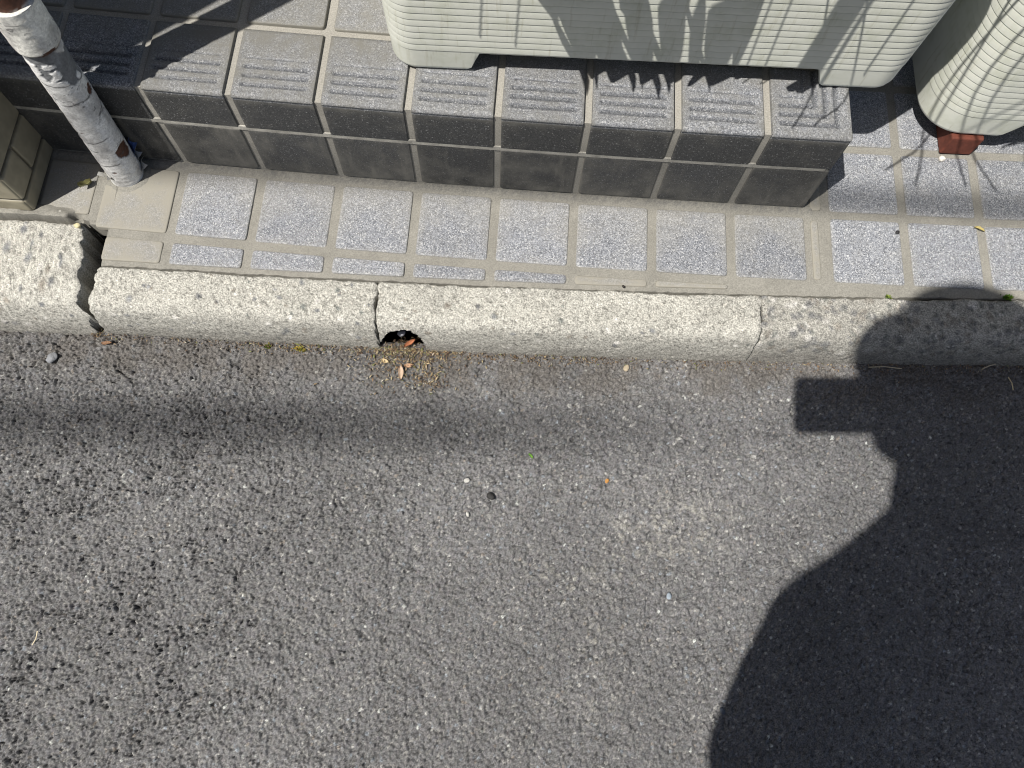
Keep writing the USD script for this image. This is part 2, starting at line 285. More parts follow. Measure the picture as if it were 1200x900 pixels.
kerb_stone(-0.785, -0.3045, 0.00155, 2, lb, lf, rough=1.5, pebbles=1.6, slant=(0, -0.020))
kerb_stone(-0.2855, 0.0600, 0.00155, 3, rough=0.55, pebbles=0.9, slant=(0.004, -0.003))
hole_stone = kerb_stone(0.0618, 0.5300, 0.00155, 4, pebbles=0.45, hole=(0.0905, 0.0290, -0.0150), slant=(-0.003, 0.003), rough=0.45)
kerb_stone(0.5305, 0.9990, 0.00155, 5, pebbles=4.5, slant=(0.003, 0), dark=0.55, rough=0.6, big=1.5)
kerb_stone(1.003, 1.75, 0.006, 6)
for k_ in range(8): kerb_stone(1.754 + 0.6 * k_, 2.350 + 0.6 * k_, 0.012, 20 + k_); kerb_stone(-2.10 - 0.6 * k_, -1.504 - 0.6 * k_, 0.012, 40 + k_, lb0, lf0)
# the weep hole: a rough cavity behind the opening
a = np.linspace(0, PI, 13); yy = np.linspace(0, 0.05, 5)
cav = np.array([[0.0905 + math.copysign(abs(math.cos(t)) ** 0.5, math.cos(t)) * 0.034 * (1 - y * 4), kerb_front(0.09) + 0.017 + y, -0.078 + max(math.sin(t), 0) ** 0.5 * 0.072 * (1 - y * 6)] for y in yy for t in np.clip(a, 0, PI)])
cav = np.vstack([cav, [[0.0905, kerb_front(0.09) + 0.058, -0.06]]]); fc = tri(grid_faces(5, 13)); fc = np.vstack([fc, [[4 * 13 + k, 4 * 13 + k + 1, 65] for k in range(12)]])
put('drain_hole', (bow(cav), fc), 'concrete', hole_stone, smooth=True, tint=np.full((66, 3), 0.045))

# ---------------------------------------------------------------- paved strip: bed of grout and tiles
pavement = thing('pavement', (0, 0, 0), kind='structure')
P0, TW = 0.1, 0.0893
gx = np.arange(-0.44, 1.16, 0.0026); n = len(gx); vv = np.r_[0, 0.0003, np.linspace(0.0022, 0.16, 61), np.linspace(0.165, 0.75, 190)[1:]]
X = np.repeat(gx[:, None], len(vv), 1); y0 = np.where(X < -0.295, 0.004 + lb(X), kerb_back(X) + 0.0016) + 0.0042 * (fb(X, 0 * X, 110, 5, 51) - 0.5) + 0.0020 * (fb(X, 0 * X, 11, 2, 52) - 0.5)
gapz = sm(0.012, 0.0, np.abs(X + 0.296)); y0 = np.where(np.abs(X + 0.296) < 0.014, 0.003, y0)
Yg = y0 + vv[None]
Zg = -0.0019 + 0.0012 * (fb(X, Yg, 70, 3, 53) - 0.5) + 0.0007 * (fb(X, Yg, 420, 2, 54) - 0.5)
foot = sm(0.012, 0.0, np.abs(Yg - 0.1008)) * (X < 0.60); Zg += foot * (0.0022 * fb(X, Yg, 120, 3, 55) + 0.0008)
edge = sm(0.020, 0.0, Yg - y0) * (X < 0.97); Zg -= edge * 0.0025 * fb(X, Yg, 90, 3, 56)
Zg += 0.0035 * sm(0.034, 0.026, np.hypot(X + 0.276, (Yg - 0.078) * 1.1)) * (0.4 + fb(X, Yg, 160, 3, 57))            # mortar collar round the post
Zg += 0.010 * sm(0.030, 0.006, Yg) * sm(-0.318, -0.332, X) * (0.3 + fb(X, Yg, 80, 3, 58))                              # mortar fillet in front of the pillar
Zg -= 0.012 * sm(0.0085, 0.0045, np.hypot(X + 0.326, Yg - 0.0085))                                                       # small hole in it
Zg = np.where(vv[None] == 0, -0.03, Zg)
g = np.array([0.236, 0.226, 0.198]) * (0.8 + 0.4 * fb(X, Yg, 40, 4, 59))[..., None] * (0.85 + 0.3 * fb(X, Yg, 500, 2, 60))[..., None]
cr = (foot * sm(0.45, 0.6, fb(X, Yg, 420, 2, 61)))[..., None]; g = g * (1 - 0.5 * cr) + 0.5 * cr * 0.12
put('grout_bed', (bow(np.stack([X, Yg, Zg], -1).reshape(-1, 3)), tri(grid_faces(*X.shape))[:, ::-1]), 'grout', pavement, smooth=True, tint=g.reshape(-1, 3))
put('outer_paving_bed', bow(np.array(box(-6, 6, 0.03, 6, -0.5, -0.012).vertices)) if False else box(-8, 8, 0.12, 8, -0.5, -0.014), 'grout', pavement, tint=np.full((8, 3), 0.27))

def tile_mesh(poly, z1, depth=0.008, bev=0.0016, inset=0.009, corner=0.004):
    """A tile with eased edges on a convex outline (counter-clockwise xy): rings of rounded corners; wear is 1 along its rim."""
    poly = np.asarray(poly, float); k = len(poly); pts = []
    for i in range(k):
        p, a, b = poly[i], poly[i - 1], poly[(i + 1) % k]
        da, db = (a - p) / np.linalg.norm(a - p), (b - p) / np.linalg.norm(b - p)
        c = min(corner, 0.4 * np.linalg.norm(a - p), 0.4 * np.linalg.norm(b - p))
        for t in (0, 0.5, 1): pts.append(p + da * c * (1 - t) ** 2 + db * c * t ** 2)
    o = np.array(pts); cen = o.mean(0); half = np.abs(o - cen).max(0)
    def shrink(d): return cen + (o - cen) * (1 - np.minimum(d / half, 0.75))
    rings = [(o, z1 - depth, 0.58), (o, z1 - bev, 0.56), (shrink(bev * 0.35), z1 - bev * 0.35, 0.30), (shrink(bev), z1, 0.14), (shrink(bev + inset * 0.4), z1, 0.06), (shrink(bev + inset), z1, 0.0)]
    v = np.vstack([np.c_[r, np.full(len(r), z)] for r, z, _ in rings] + [[[*cen, z1]]]); w = np.r_[np.repeat([r[2] for r in rings], len(o)), 0]
    n = len(o); f = tri(grid_faces(len(rings), n, True)); j = np.arange(n); f = np.vstack([f, np.stack([(len(rings) - 1) * n + j, (len(rings) - 1) * n + (j + 1) % n, np.full(n, len(rings) * n)], 1)])
    return v, f, w
tr = np.random.default_rng(5)
def paving(poly, mat='paving_granite', name='paving_tile', parent=None, z=0.0, dust_back=0.0):
    v, f, w = tile_mesh(poly, z + tr.normal(0, 0.00035))
    v[:, 2] += (v[:, 0] - v[:, 0].mean()) * tr.normal(0, 0.004) + (v[:, 1] - v[:, 1].mean()) * tr.normal(0, 0.004)
    if dust_back: w = w + dust_back * (v[:, 1] > v[:, 1].mean() + 0.02) * (w < 0.55)
    return put(name, (bow(v), f), mat, parent or pavement, smooth=True, wear=w)
def rect(x0, x1, y0, y1): return [(x0, y0), (x1, y0), (x1, y1), (x0, y1)]
def colx(i): return i * P0 + (0.0228 if i >= 6 else 0)
paving(rect(-0.375, -0.3117, 0.016, TW), 'dusty_granite')
for i in range(-3, 10):
    x = colx(i)
    mat = 'dusty_granite' if i <= -3 else 'paving_granite'
    paving(rect(x, x + TW, 0.0, TW), mat, dust_back=0.35 if i < 6 else 0)
    if -3 <= i <= 4:
        xa = max(x, -0.283) if i == -3 else x
        top = -0.0115; b0, b1 = kerb_back(xa) + 0.0085, kerb_back(x + TW) + 0.0085
        if min(top - b0, top - b1) > 0.003: paving([(xa, b0), (x + TW, b1), (x + TW, top), (xa, top)], 'dusty_granite' if i == -3 or i > 2 else 'paving_granite')
    if i >= 6:
        for r_ in range(1, 5): paving(rect(x, x + TW, r_ * P0, r_ * P0 + TW))
paving(rect(0.5975, 0.6075, 0.002, 0.086), 'dusty_granite'); 
for r_ in range(1, 5): paving(rect(0.5975, 0.6120, r_ * P0, r_ * P0 + TW), 'dusty_granite')
for i in range(7, 9): paving([(colx(i), kerb_back(colx(i)) + 0.005), (colx(i) + TW, kerb_back(colx(i) + TW) + 0.005), (colx(i) + TW, -0.0042), (colx(i), -0.0042)], 'dusty_granite') if False else None

# ---------------------------------------------------------------- tiled step
YR, ZM, ZN, XE = 0.1013, 0.0873, 0.1471, 0.5880
step = thing('tiled_step', (0.1, 0.3, 0), 'low step faced with dark riser tiles and grooved grey nosing tiles behind the paved strip', 'step')
core = box(-0.46, XE - 0.002, YR + 0.002, 1.6, -0.02, ZN - 0.0040); cv = np.array(core.subdivide().subdivide().subdivide().subdivide().vertices); cf = core.subdivide().subdivide().subdivide().subdivide().faces
put('mortar_core', (bow(cv), cf), 'grout', step, tint=np.array([0.31, 0.295, 0.26]) * (0.75 + 0.5 * meshkit.fbm(cv * 45, 3, 3))[:, None])
def riser(x0, x1, z0, z1, side=False):
    poly = rect(x0, x1, z0, z1); v, f, w = tile_mesh(poly, 0.0 + tr.normal(0, 0.0003), depth=0.006, bev=0.0012, inset=0.009, corner=0.0025)
    w = np.where(w > 0.55, 0.55, w * 1.4) + np.where((v[:, 1] < z0 + 0.018) & (z0 < 0.01), tr.uniform(0.0, 0.45), 0) + tr.uniform(-0.12, 0.12)
    v = np.c_[v[:, 0], YR - v[:, 2], v[:, 1]]
    put('riser_tile', (bow(v), f), 'riser_granite', step, smooth=True, wear=w)
for i in range(-4, 6): riser(i * P0 - 0.0012, i * P0 + TW + 0.0012 - (0.0018 if i == 5 else 0), 0.0035, ZM - 0.0036)
jx = np.arange(-0.42, XE - 0.003, 0.006); jn = len(jx); jo = 0.0007 * (fb(jx, 0 * jx, 140, 3, 91) - 0.5)
ring = [(YR + 0.004, ZM - 0.0046), (YR + 0.0002, ZM - 0.0042), (YR + 0.0003, ZM + 0.0024), (YR + 0.004, ZM + 0.0028)]
J = np.stack([np.stack([jx, y + jo, z + 0 * jx], -1) for y, z in ring]); put('joint', (bow(J.reshape(-1, 3)), tri(grid_faces(4, jn))[:, ::-1]), 'grout', step, smooth=False, tint=(np.array([0.37, 0.355, 0.315]) * (0.4 + 1.2 * fb(np.tile(jx, 4), np.repeat([0, 1.0, 2, 3], jn), 90, 3, 92))[:, None]))
def side_tile(y0, y1, z0, z1):
    v, f, w = tile_mesh(rect(y0, y1, z0, z1), 0.0, depth=0.006, bev=0.0012, inset=0.012)
    put('side_tile', (bow(np.c_[XE + v[:, 2], v[:, 0], v[:, 1]]), f), 'riser_granite', step, smooth=True, wear=w * 0.6)
for k in range(6):
    side_tile(YR + 0.004 + k * P0, YR + TW + k * P0, 0.0035, ZM - 0.0022); side_tile(YR + 0.004 + k * P0, YR + TW + k * P0, ZM + 0.0022, ZN - 0.003)
def nosing(x0, x1, corner=False):
    """Nosing tile: a thick lip in front and three grooves along its edge."""
    depth = 0.0935
    s = np.r_[np.linspace(-(ZN - ZM - 0.0022), -0.0085, 7), np.linspace(-0.0062, 0.062, 74), np.linspace(0.066, depth, 8)]
    t = np.linspace(0, 1, 60); t = np.r_[0, 0.008, t[1:-1], 0.992, 1]; Sg, Tg = np.meshgrid(s, t, indexing='ij'); n, m = Sg.shape
    R = 0.0045; arc = R * PI / 2
    th = np.clip((Sg + arc / 2) / arc, 0, 1) * PI / 2
    Yn = np.where(Sg < -arc / 2, 0, R - R * np.cos(th)) + np.where(Sg > arc / 2, Sg - arc / 2, 0)
    Zn = np.where(Sg < -arc / 2, Sg + arc / 2 - R, -R + R * np.sin(th))
    Xn = x0 + (x1 - x0) * Tg
    d = Yn.copy()
    if corner: d = np.minimum(Yn, x1 - Xn)
    sidew = np.minimum(Xn - x0, x1 - Xn) if not corner else Xn - x0
    onend = sm(0.0075, 0.0115, sidew)
    gro = sum(sm(0.0036, 0.0014, np.abs(d - c)) for c in (0.0165, 0.0285, 0.0405)) * onend
    gro = gro + 0.45 * sm(0.002, 0.0008, np.abs(d - 0.0525)) * onend
    lip = sm(0.0035, 0.0045, -Sg) * sm(0.0085, 0.0070, -Sg)
    Zn = Zn - 0.0024 * gro * (Sg > arc / 2) + 0.0006 * (fb(Xn, Yn, 60, 3, int(900 + x0 * 100)) - 0.5) * (Sg > arc / 2)
    Yw = YR + Yn - 0.0008 * sm(0.0, 0.001, Sg + 0.0085) + 0.0013 * lip
    Zw = ZN + Zn + (0.0006 * (fb(Xn, Yn * 0, 300, 2, 77) - 0.5)) * sm(0.02, 0.0, np.abs(Sg))
    e = np.minimum(Tg, 1 - Tg) * (x1 - x0); eb = sm(0.0012, 0.0, e); Zw -= eb * 0.0012 * (Sg > -0.0035); Yw += eb * 0.001 * (Sg < 0.0)
    hide = (Tg == 0) | (Tg == 1); Zw = np.where(hide & (Sg > 0), Zw - 0.006, Zw); Yw = np.where(hide & (Sg <= 0), Yw + 0.006, Yw); Zw = np.where(hide & (Sg <= 0), np.minimum(Zw, ZN - 0.006), Zw)
    last = Sg == s[-1]; Zw = np.where(last, Zw - 0.006, Zw)
    w = np.clip(sm(0.006, 0.001, e) * 0.22 + sm(0.050, 0.085, Yn) * 0.25 - 0.1 * np.clip(gro, 0, 1) - 0.35 * sm(-0.004, -0.008, Sg) + 0.35 * sm(0.0035, 0.001, np.abs(Sg + 0.0095)), -1, 1)
    w = w + (0.27 * sm(0.25, -0.20, Xn) * (Sg > -0.006) if x0 > -0.25 else -0.05) + tr.uniform(-0.1, 0.1)
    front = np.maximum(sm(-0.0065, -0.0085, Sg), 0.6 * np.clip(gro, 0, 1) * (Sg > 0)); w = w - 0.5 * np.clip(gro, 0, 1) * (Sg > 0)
    put('nosing_tile', (bow(np.stack([Xn, Yw, Zw], -1).reshape(-1, 3)), tri(grid_faces(n, m))), 'nosing_granite', step, smooth=True, wear=w.ravel(), front=front.ravel())
for i in range(-4, 6): nosing(i * P0 - 0.0016, i * P0 + TW + 0.0016 - (0.0022 if i == 5 else 0), i == 5)
for k in range(4):
    for i in range(-5, 6):
        y = 0.2012 + k * P0
        paving(rect(i * P0, i * P0 + TW - (0.001 if i == 5 else 0), y, y + TW), 'tread_granite', 'tread_tile', step, ZN)

# ---------------------------------------------------------------- tiled pillar at the left
plain('pillar_tile', (0.26, 0.235, 0.17), rough=0.45, var=0.18, scale=55, spec=0.45, bump=0.15)
plain('pillar_mortar', (0.13, 0.12, 0.10), rough=0.9, var=0.2)
PX, PY = -0.3755, 0.0217
pillar = thing('tiled_pillar', (PX - 0.4, PY + 0.3, 0), 'tall pillar clad in small brownish glazed tiles beside the leaning pipe post', 'pillar')
put('mortar_core', bow(np.array(box(PX - 0.8, PX - 0.003, PY + 0.003, PY + 0.6, -0.02, 1.7).vertices)) if False else box(PX - 0.8, PX - 0.003, PY + 0.003, PY + 1.8, -0.02, 2.2), 'pillar_mortar', pillar)
dy = 0.0276 * (PX - 0.2667) ** 2
BASES_shift = dy
def wall_tile(a0, a1, z0, z1, side):
    v, f, w = tile_mesh(rect(a0, a1, z0, z1), 0.0 + tr.normal(0, 0.0004), depth=0.005, bev=0.0022, inset=0.006, corner=0.003)
    v = np.c_[PX + v[:, 2], v[:, 0], v[:, 1]] if side else np.c_[v[:, 0], PY - v[:, 2], v[:, 1]]
    if side: f = f
    put('wall_tile', (v, f), 'pillar_tile', pillar, smooth=True)
zs = [0.002, 0.0245]
while zs[-1] < 0.42: zs.append(zs[-1] + 0.0475)
for r_ in range(len(zs) - 1):
    z0, z1 = zs[r_] + (0 if r_ == 0 else 0.003), zs[r_ + 1]
    yb = [PY + 0.0005] + [PY + o for o in ((0.045, 0.145, 0.245, 0.345, 0.445, 0.545) if r_ % 2 else (0.095, 0.195, 0.295, 0.395, 0.495))]
    if r_ == 0: yb = [PY + 0.0005, PY + 0.12, PY + 0.22, PY + 0.32]
    for a0, a1 in zip(yb[:-1], yb[1:]): wall_tile(a0 + 0.0015, a1 - 0.0015, z0, z1, True)
    xb = [PX - 0.0005] + [PX - o for o in ((0.095, 0.195, 0.295, 0.395) if r_ % 2 else (0.045, 0.145, 0.245, 0.345, 0.445))]
    for a0, a1 in zip(xb[:-1], xb[1:]): wall_tile(a1 + 0.0015, a0 - 0.0015, z0, z1, False)
put('upper_cladding', box(PX - 0.79, PX, PY, PY + 1.79, zs[-1] + 0.003, 2.19), 'pillar_tile', pillar)

# ---------------------------------------------------------------- pipe post
def post():
    b = np.array([-0.2760, 0.0780, 0.0]); b[1] += 0.0276 * (b[0] - 0.2667) ** 2
    ax = np.array([0.055, 0.02, 1.0]); ax /= np.linalg.norm(ax)
    p = thing('pipe_post', b, 'slim steel pipe post with flaking white paint and rust standing in the corner tile', 'post')
    e1 = np.cross(ax, [0, 1, 0]); e1 /= np.linalg.norm(e1); e2 = np.cross(ax, e1)
    def shell(name, z0, z1, rad, step, seed, rust, flake, tone):
        n = int((z1 - z0) / step) + 1; m = int(2 * PI * rad / step); zz = np.linspace(z0, z1, n); th = np.arange(m) / m * 2 * PI
        Zz, Th = np.meshgrid(zz, th, indexing='ij'); q = np.stack([np.cos(Th) * rad, np.sin(Th) * rad, Zz], -1)
        # paint layer with a stepped edge where it has come off
        a = meshkit.fbm(q * np.array([26, 26, 20]), 5, seed); bands = meshkit.fbm(q * np.array([12, 12, 70]), 4, seed + 1)
        off = sm(0.62, 0.635, a * 0.75 + bands * 0.25 + flake); rs = sm(0.66, 0.69, 0.5 + 0.45 * (meshkit.fbm(q * 60, 4, seed + 2) - 0.5) + rust(Zz, Th))
        off = np.maximum(off, rs); ring = sm(0.55, 0.6, off) - sm(0.6, 0.8, off)
        wr = 0.0004 * np.abs(2 * meshkit.fbm(q * np.array([30, 30, 95]), 3, seed + 4) - 1) * sm(0.09, 0.0, Zz)
        h = -0.0011 * off + 0.0012 * (meshkit.fbm(q * np.array([70, 70, 150]), 3, seed + 3) - 0.5) + 0.0012 * ring * meshkit.noise(q * 200, seed) + wr * 2.2
        P = b + ax * Zz[..., None] + ((rad + h) * np.cos(Th))[..., None] * e1 + ((rad + h) * np.sin(Th))[..., None] * e2
        paint = np.array(tone) * (0.82 + 0.3 * meshkit.fbm(q * 45, 4, seed + 6))[..., None]
        stain = sm(0.48, 0.66, meshkit.fbm(q * np.array([60, 60, 26]), 4, seed + 8))[..., None]; paint = paint * (1 - 0.6 * stain) + 0.6 * stain * np.array([0.33, 0.32, 0.31])
        rings = np.zeros_like(Zz)
        for zr_, ph_ in ((0.047, 4.1), (0.071, 1.2), (0.089, 5.0), (0.112, 0.4), (0.128, 3.3), (0.158, 2.6), (0.185, 1.0)):
            rings = np.maximum(rings, sm(0.0013, 0.0004, np.abs(Zz - zr_ - 0.010 * (meshkit.fbm(np.stack([np.cos(Th) * 1.3 + ph_, np.sin(Th) * 1.3, 0 * Th + zr_ * 90], -1), 3, seed) - 0.5) - 0.004 * np.sin(Th + ph_))) * sm(0.42, 0.55, meshkit.fbm(q * 40 + ph_, 2, seed + 21)))
        paint = paint * (1 - 0.75 * rings)[..., None]; paint = paint * (0.72 + 0.4 * meshkit.fbm(q * 130, 3, seed + 22))[..., None] * 1.06
        under = np.array([0.16, 0.165, 0.17]) * (0.7 + 0.6 * meshkit.fbm(q * 160, 3, seed + 7))[..., None]
        ru = np.array([0.080, 0.034, 0.021]) * (0.4 + 1.2 * meshkit.fbm(q * 220, 3, seed + 9))[..., None]
        c = paint * (1 - off[..., None]) + under * off[..., None]; c = c * (1 - rs[..., None]) + ru * rs[..., None]
        crack = (sm(0.016, 0.004, np.abs(meshkit.fbm(q * np.array([34, 34, 60]), 4, seed + 12) - 0.5)) * sm(0.5, 0.62, meshkit.fbm(q * 30, 2, seed + 13)))[..., None]
        c = c * (1 - 0.75 * crack) + 0.75 * crack * 0.06
        v = P.reshape(-1, 3); f = tri(grid_faces(n, m, True)); k = np.arange(m)
        v = np.vstack([v, b + ax * z0, b + ax * z1]); f = np.vstack([f, np.stack([k, (k + 1) % m, np.full(m, n * m)], 1)[:, ::-1], np.stack([(n - 1) * m + k, (n - 1) * m + (k + 1) % m, np.full(m, n * m + 1)], 1)])
        c = np.vstack([c.reshape(-1, 3), [[0.1, 0.06, 0.05]] * 2])
        return put(name, (v, f[:, ::-1]), 'painted', p, smooth=True, tint=np.clip(c, 0.01, 0.75))
    spot = lambda Z, T, z, t, s: 0.3 * np.exp(-((Z - z) / s) ** 2 - (np.abs((T - t + PI) % (2 * PI) - PI) * 0.021 / (s * 1.3)) ** 2)
    shell('lower_pipe', -0.004, 0.240, 0.0207, 0.0011, 40, lambda Z, T: spot(Z, T, 0.105, FACE - 0.9, 0.008) + spot(Z, T, 0.160, FACE + 1.1, 0.008) + spot(Z, T, 0.03, FACE - 0.6, 0.007) + spot(Z, T, 0.056, FACE + 0.50, 0.014) + spot(Z, T, 0.066, FACE + 0.75, 0.010) + 0.34 * sm(0.2215, 0.229, Z) - 0.09, 0.062, (0.72, 0.715, 0.695))
    shell('sleeve', 0.232, 0.284, 0.0236, 0.0011, 50, lambda Z, T: -0.2 + 0.3 * sm(0.239, 0.233, Z), 0.065, (0.70, 0.69, 0.635))
    shell('upper_pipe', 0.279, 0.80, 0.0205, 0.004, 60, lambda Z, T: 0.30 * sm(0.325, 0.31, Z) - 0.05, 0.0, (0.60, 0.59, 0.56))
    # curls of paint lifting at the foot and a scrap of blue tape stuck behind
    def curl(ang, z, w, l, mat, nm):
        pts = []
        for i in range(8):
            for j in range(5):
                t = i / 7; rr = 0.0212 + 0.010 * t ** 1.6 * (0.6 + 0.4 * math.sin(j * 1.7)); an = ang + (j / 4 - 0.5) * w / 0.021
                pts.append(b + ax * (z + l * (t - 0.2 * t * t) + 0.0015 * math.sin(j * 2.1)) + rr * math.cos(an) * e1 + rr * math.sin(an) * e2)
        put(nm, (np.array(pts), tri(grid_faces(8, 5))), mat, p, smooth=True)
    plain('paint_flake', (0.62, 0.61, 0.57), 0.7); plain('blue_tape', (0.10, 0.17, 0.42), 0.5, var=0.4, scale=200)
    curl(FACE + 1.55, 0.030, 0.016, 0.022, 'blue_tape', 'tape_scrap'); curl(FACE + 1.45, 0.020, 0.012, 0.014, 'paint_flake', 'paint_flake'); curl(FACE + 1.2, 0.006, 0.014, 0.012, 'paint_flake', 'paint_flake'); curl(FACE - 1.3, 0.012, 0.014, 0.016, 'paint_flake', 'paint_flake');
FACE = math.atan2(0, 1)
_ax = np.array([0.055, 0.02, 1.0]); _ax /= np.linalg.norm(_ax); _e1 = np.cross(_ax, [0, 1, 0]); _e1 /= np.linalg.norm(_e1); _e2 = np.cross(_ax, _e1)
_d = EYE - np.array([-0.27, 0.085, 0.1]); FACE = math.atan2(_d @ _e2, _d @ _e1)
FLIP = 1 if np.cross(_e1, _e2) @ _ax > 0 else -1
post()

# ---------------------------------------------------------------- planters
look('planter_plastic', {'g': ('geometry', {}), 'n': ('noise_texture', {'scale': 26.0, 'detail': 6.0, 'roughness': 0.7}),
     'mp': ('mapping', {'scale': (160.0, 160.0, 14.0)}), 'n2': ('noise_texture', {'scale': 1.0, 'detail': 4.0, 'roughness': 0.6}),
     'r': ('rgb_ramp', {'ramp': [(0.30, (0.52, 0.535, 0.44)), (0.5, (0.62, 0.63, 0.555)), (0.75, (0.67, 0.675, 0.605))]}),
     'r2': ('rgb_ramp', {'ramp': [(0.58, (1, 1, 1)), (0.75, (0.76, 0.74, 0.67))]}), 'm': ('mix', {'mix_type': 'multiply', 'fac': 1.0}),
     'p': ('principled_bsdf', {'roughness': 0.42, 'specular_ior_level': 0.4})},
     [('g.position', 'n.vector'), ('n.fac', 'r.fac'), ('g.position', 'mp.vector'), ('mp.vector', 'n2.vector'), ('n2.fac', 'r2.fac'), ('r.color', 'm.color1'), ('r2.color', 'm.color2'), ('m.color', 'p.base_color')])
plain('potting_soil', (0.035, 0.026, 0.018), 0.95, var=0.5, scale=220, bump=0.8)
def planter(label, x0, x1, yl, yr, z0, H, depth, rc, flare, pitch, foot_in, ramp, rec, zfirst):
    L = math.hypot(x1 - x0, yr - yl); ang = math.atan2(yr - yl, x1 - x0); ca, sa = math.cos(ang), math.sin(ang)
    base = np.array([x0 + ca * L / 2 - sa * depth / 2, yl + sa * L / 2 + ca * depth / 2, z0])
    t = thing('planter', bow(base), label, 'planter')
    base = bow(base)
    hl, hd = L / 2, depth / 2; o = []; nrm = []
    def side(p, q, k, nn):
        for i in range(k): o.append(np.add(p, np.multiply(np.subtract(q, p), i / k))); nrm.append(nn)
    def arc(cx, cy, a0):
        for i in range(14):
            a = a0 + i / 14 * PI / 2; o.append((cx + rc * math.cos(a), cy + rc * math.sin(a))); nrm.append((math.cos(a), math.sin(a)))
    side((-hl + rc, -hd), (hl - rc, -hd), 110, (0, -1)); arc(hl - rc, -hd + rc, -PI / 2)
    side((hl, -hd + rc), (hl, hd - rc), 20, (1, 0)); arc(hl - rc, hd - rc, 0)
    side((hl - rc, hd), (-hl + rc, hd), 110, (0, 1)); arc(-hl + rc, hd - rc, PI / 2)
    side((-hl, hd - rc), (-hl, -hd + rc), 20, (-1, 0)); arc(-hl + rc, -hd + rc, PI)
    o, nrm = np.array(o), np.array(nrm); m = len(o)
    ex = hl - np.abs(o[:, 0]); lift = rec * sm(foot_in, foot_in + ramp, ex) * (np.abs(nrm[:, 1]) > 0.9)
    prof = [(0.0, -0.006, 1), (0.0035, -0.0015, 1), (0.008, 0.0, 0.9)]
    z = zfirst
    gw, gd = 0.0009, 0.0020
    while z < H - 0.035:
        prof += [(z - 0.0009, 0.0, 0), (z - 0.0006, -0.0016, 0), (z, -0.0016, 0), (z + 0.0001, 0.0006, 0), (z + pitch * 0.5, 0.0006, 0)]; z += pitch
    prof += [(H - 0.026, 0.0, 0), (H - 0.024, 0.006, 0), (H - 0.003, 0.007, 0), (H, 0.004, 0), (H, -0.002, 0), (H - 0.003, -0.004, 0), (0.05, -0.006, 0)]
    rings = []
    for zz, off, low in prof:
        zr = np.maximum(zz, lift + zz * 0.35 - 0.0) if low else np.full(m, zz)
        zr = np.minimum(zr, zfirst - 0.002) if low else zr
        rings.append(np.c_[o + nrm * (off + flare * zr)[:, None], zr])
    v = np.array(rings); n = len(v); v = v.reshape(-1, 3); f = tri(grid_faces(n, m, True))
    # underside and floor
    c1 = np.array([[0, 0, rec + 0.004]]); k = np.arange(m); kk = (k + 1) % m
    inn = np.c_[o - nrm * 0.010, lift + 0.004]; inn2 = np.c_[o - nrm * 0.012, np.full(m, rec + 0.006)]
    v = np.vstack([v, inn, inn2, c1 + [[0, 0, 0.002]]]); b0, b1 = n * m, n * m + m
    f = np.vstack([f, np.stack([kk, k, b0 + k], 1), np.stack([kk, b0 + k, b0 + kk], 1), np.stack([b0 + kk, b0 + k, b1 + k], 1), np.stack([b0 + kk, b1 + k, b1 + kk], 1), np.stack([b1 + kk, b1 + k, np.full(m, b1 + m)], 1)])
    R = np.array([[ca, -sa, 0], [sa, ca, 0], [0, 0, 1]]); w = v @ R.T + base
    mesh = trimesh.Trimesh(w, f, process=False)
    sv, sf, sn = meshkit.arrays(mesh, 40)
    path = numbered(t, 'shell'); usdkit.mesh(stage, path, trimesh.Trimesh(w - base, f, process=False), '/World/Looks/planter_plastic', smooth=40)
    so = np.c_[o - nrm * 0.0065 + 0, np.full(m, H - 0.03)]; sv = np.vstack([so, [[0, 0, H - 0.024]]]); put('soil', (sv @ R.T + base, np.stack([k, kk, np.full(m, m)], 1)), 'potting_soil', t, smooth=True)
    return t
planter('long pale olive ribbed plastic planter standing on the tiled step', 0.0715, 0.6415, 0.1535, 0.1705, ZN + 0.0004, 0.235, 0.205, 0.030, 0.035, 0.0090, 0.086, 0.016, 0.030, 0.0335)
planter('pale olive ribbed planter raised on a brick right of the step', 0.7300, 1.2600, 0.1905, 0.1935, 0.0345, 0.245, 0.205, 0.052, 0.035, 0.0100, 0.094, 0.034, 0.036, 0.0390)

plain('terracotta', (0.125, 0.034, 0.020), rough=0.8, var=0.25, scale=90, bump=0.5)
def rounded(x0, x1, y0, y1, z0, z1, r, seg=12):
    c = [m3.Manifold.sphere(r, seg).translate((x, y, z)) for x in (x0 + r, x1 - r) for y in (y0 + r, y1 - r) for z in (z0 + r, z1 - r)]
    return m3.Manifold.batch_hull(c)
bb = meshkit.arrays(rounded(0.7735, 0.8155, 0.194, 0.296, 0.0005, 0.0340, 0.0025))
put('brick', (bow(bb[0]), bb[1]), 'terracotta', label='small red terracotta brick wedged under the raised right planter', cat='brick')
bb = meshkit.arrays(rounded(1.17, 1.212, 0.199, 0.30, 0.0005, 0.0340, 0.0025))
put('brick', (bow(bb[0]), bb[1]), 'terracotta', label='red brick under the far end of the raised right planter', cat='brick')

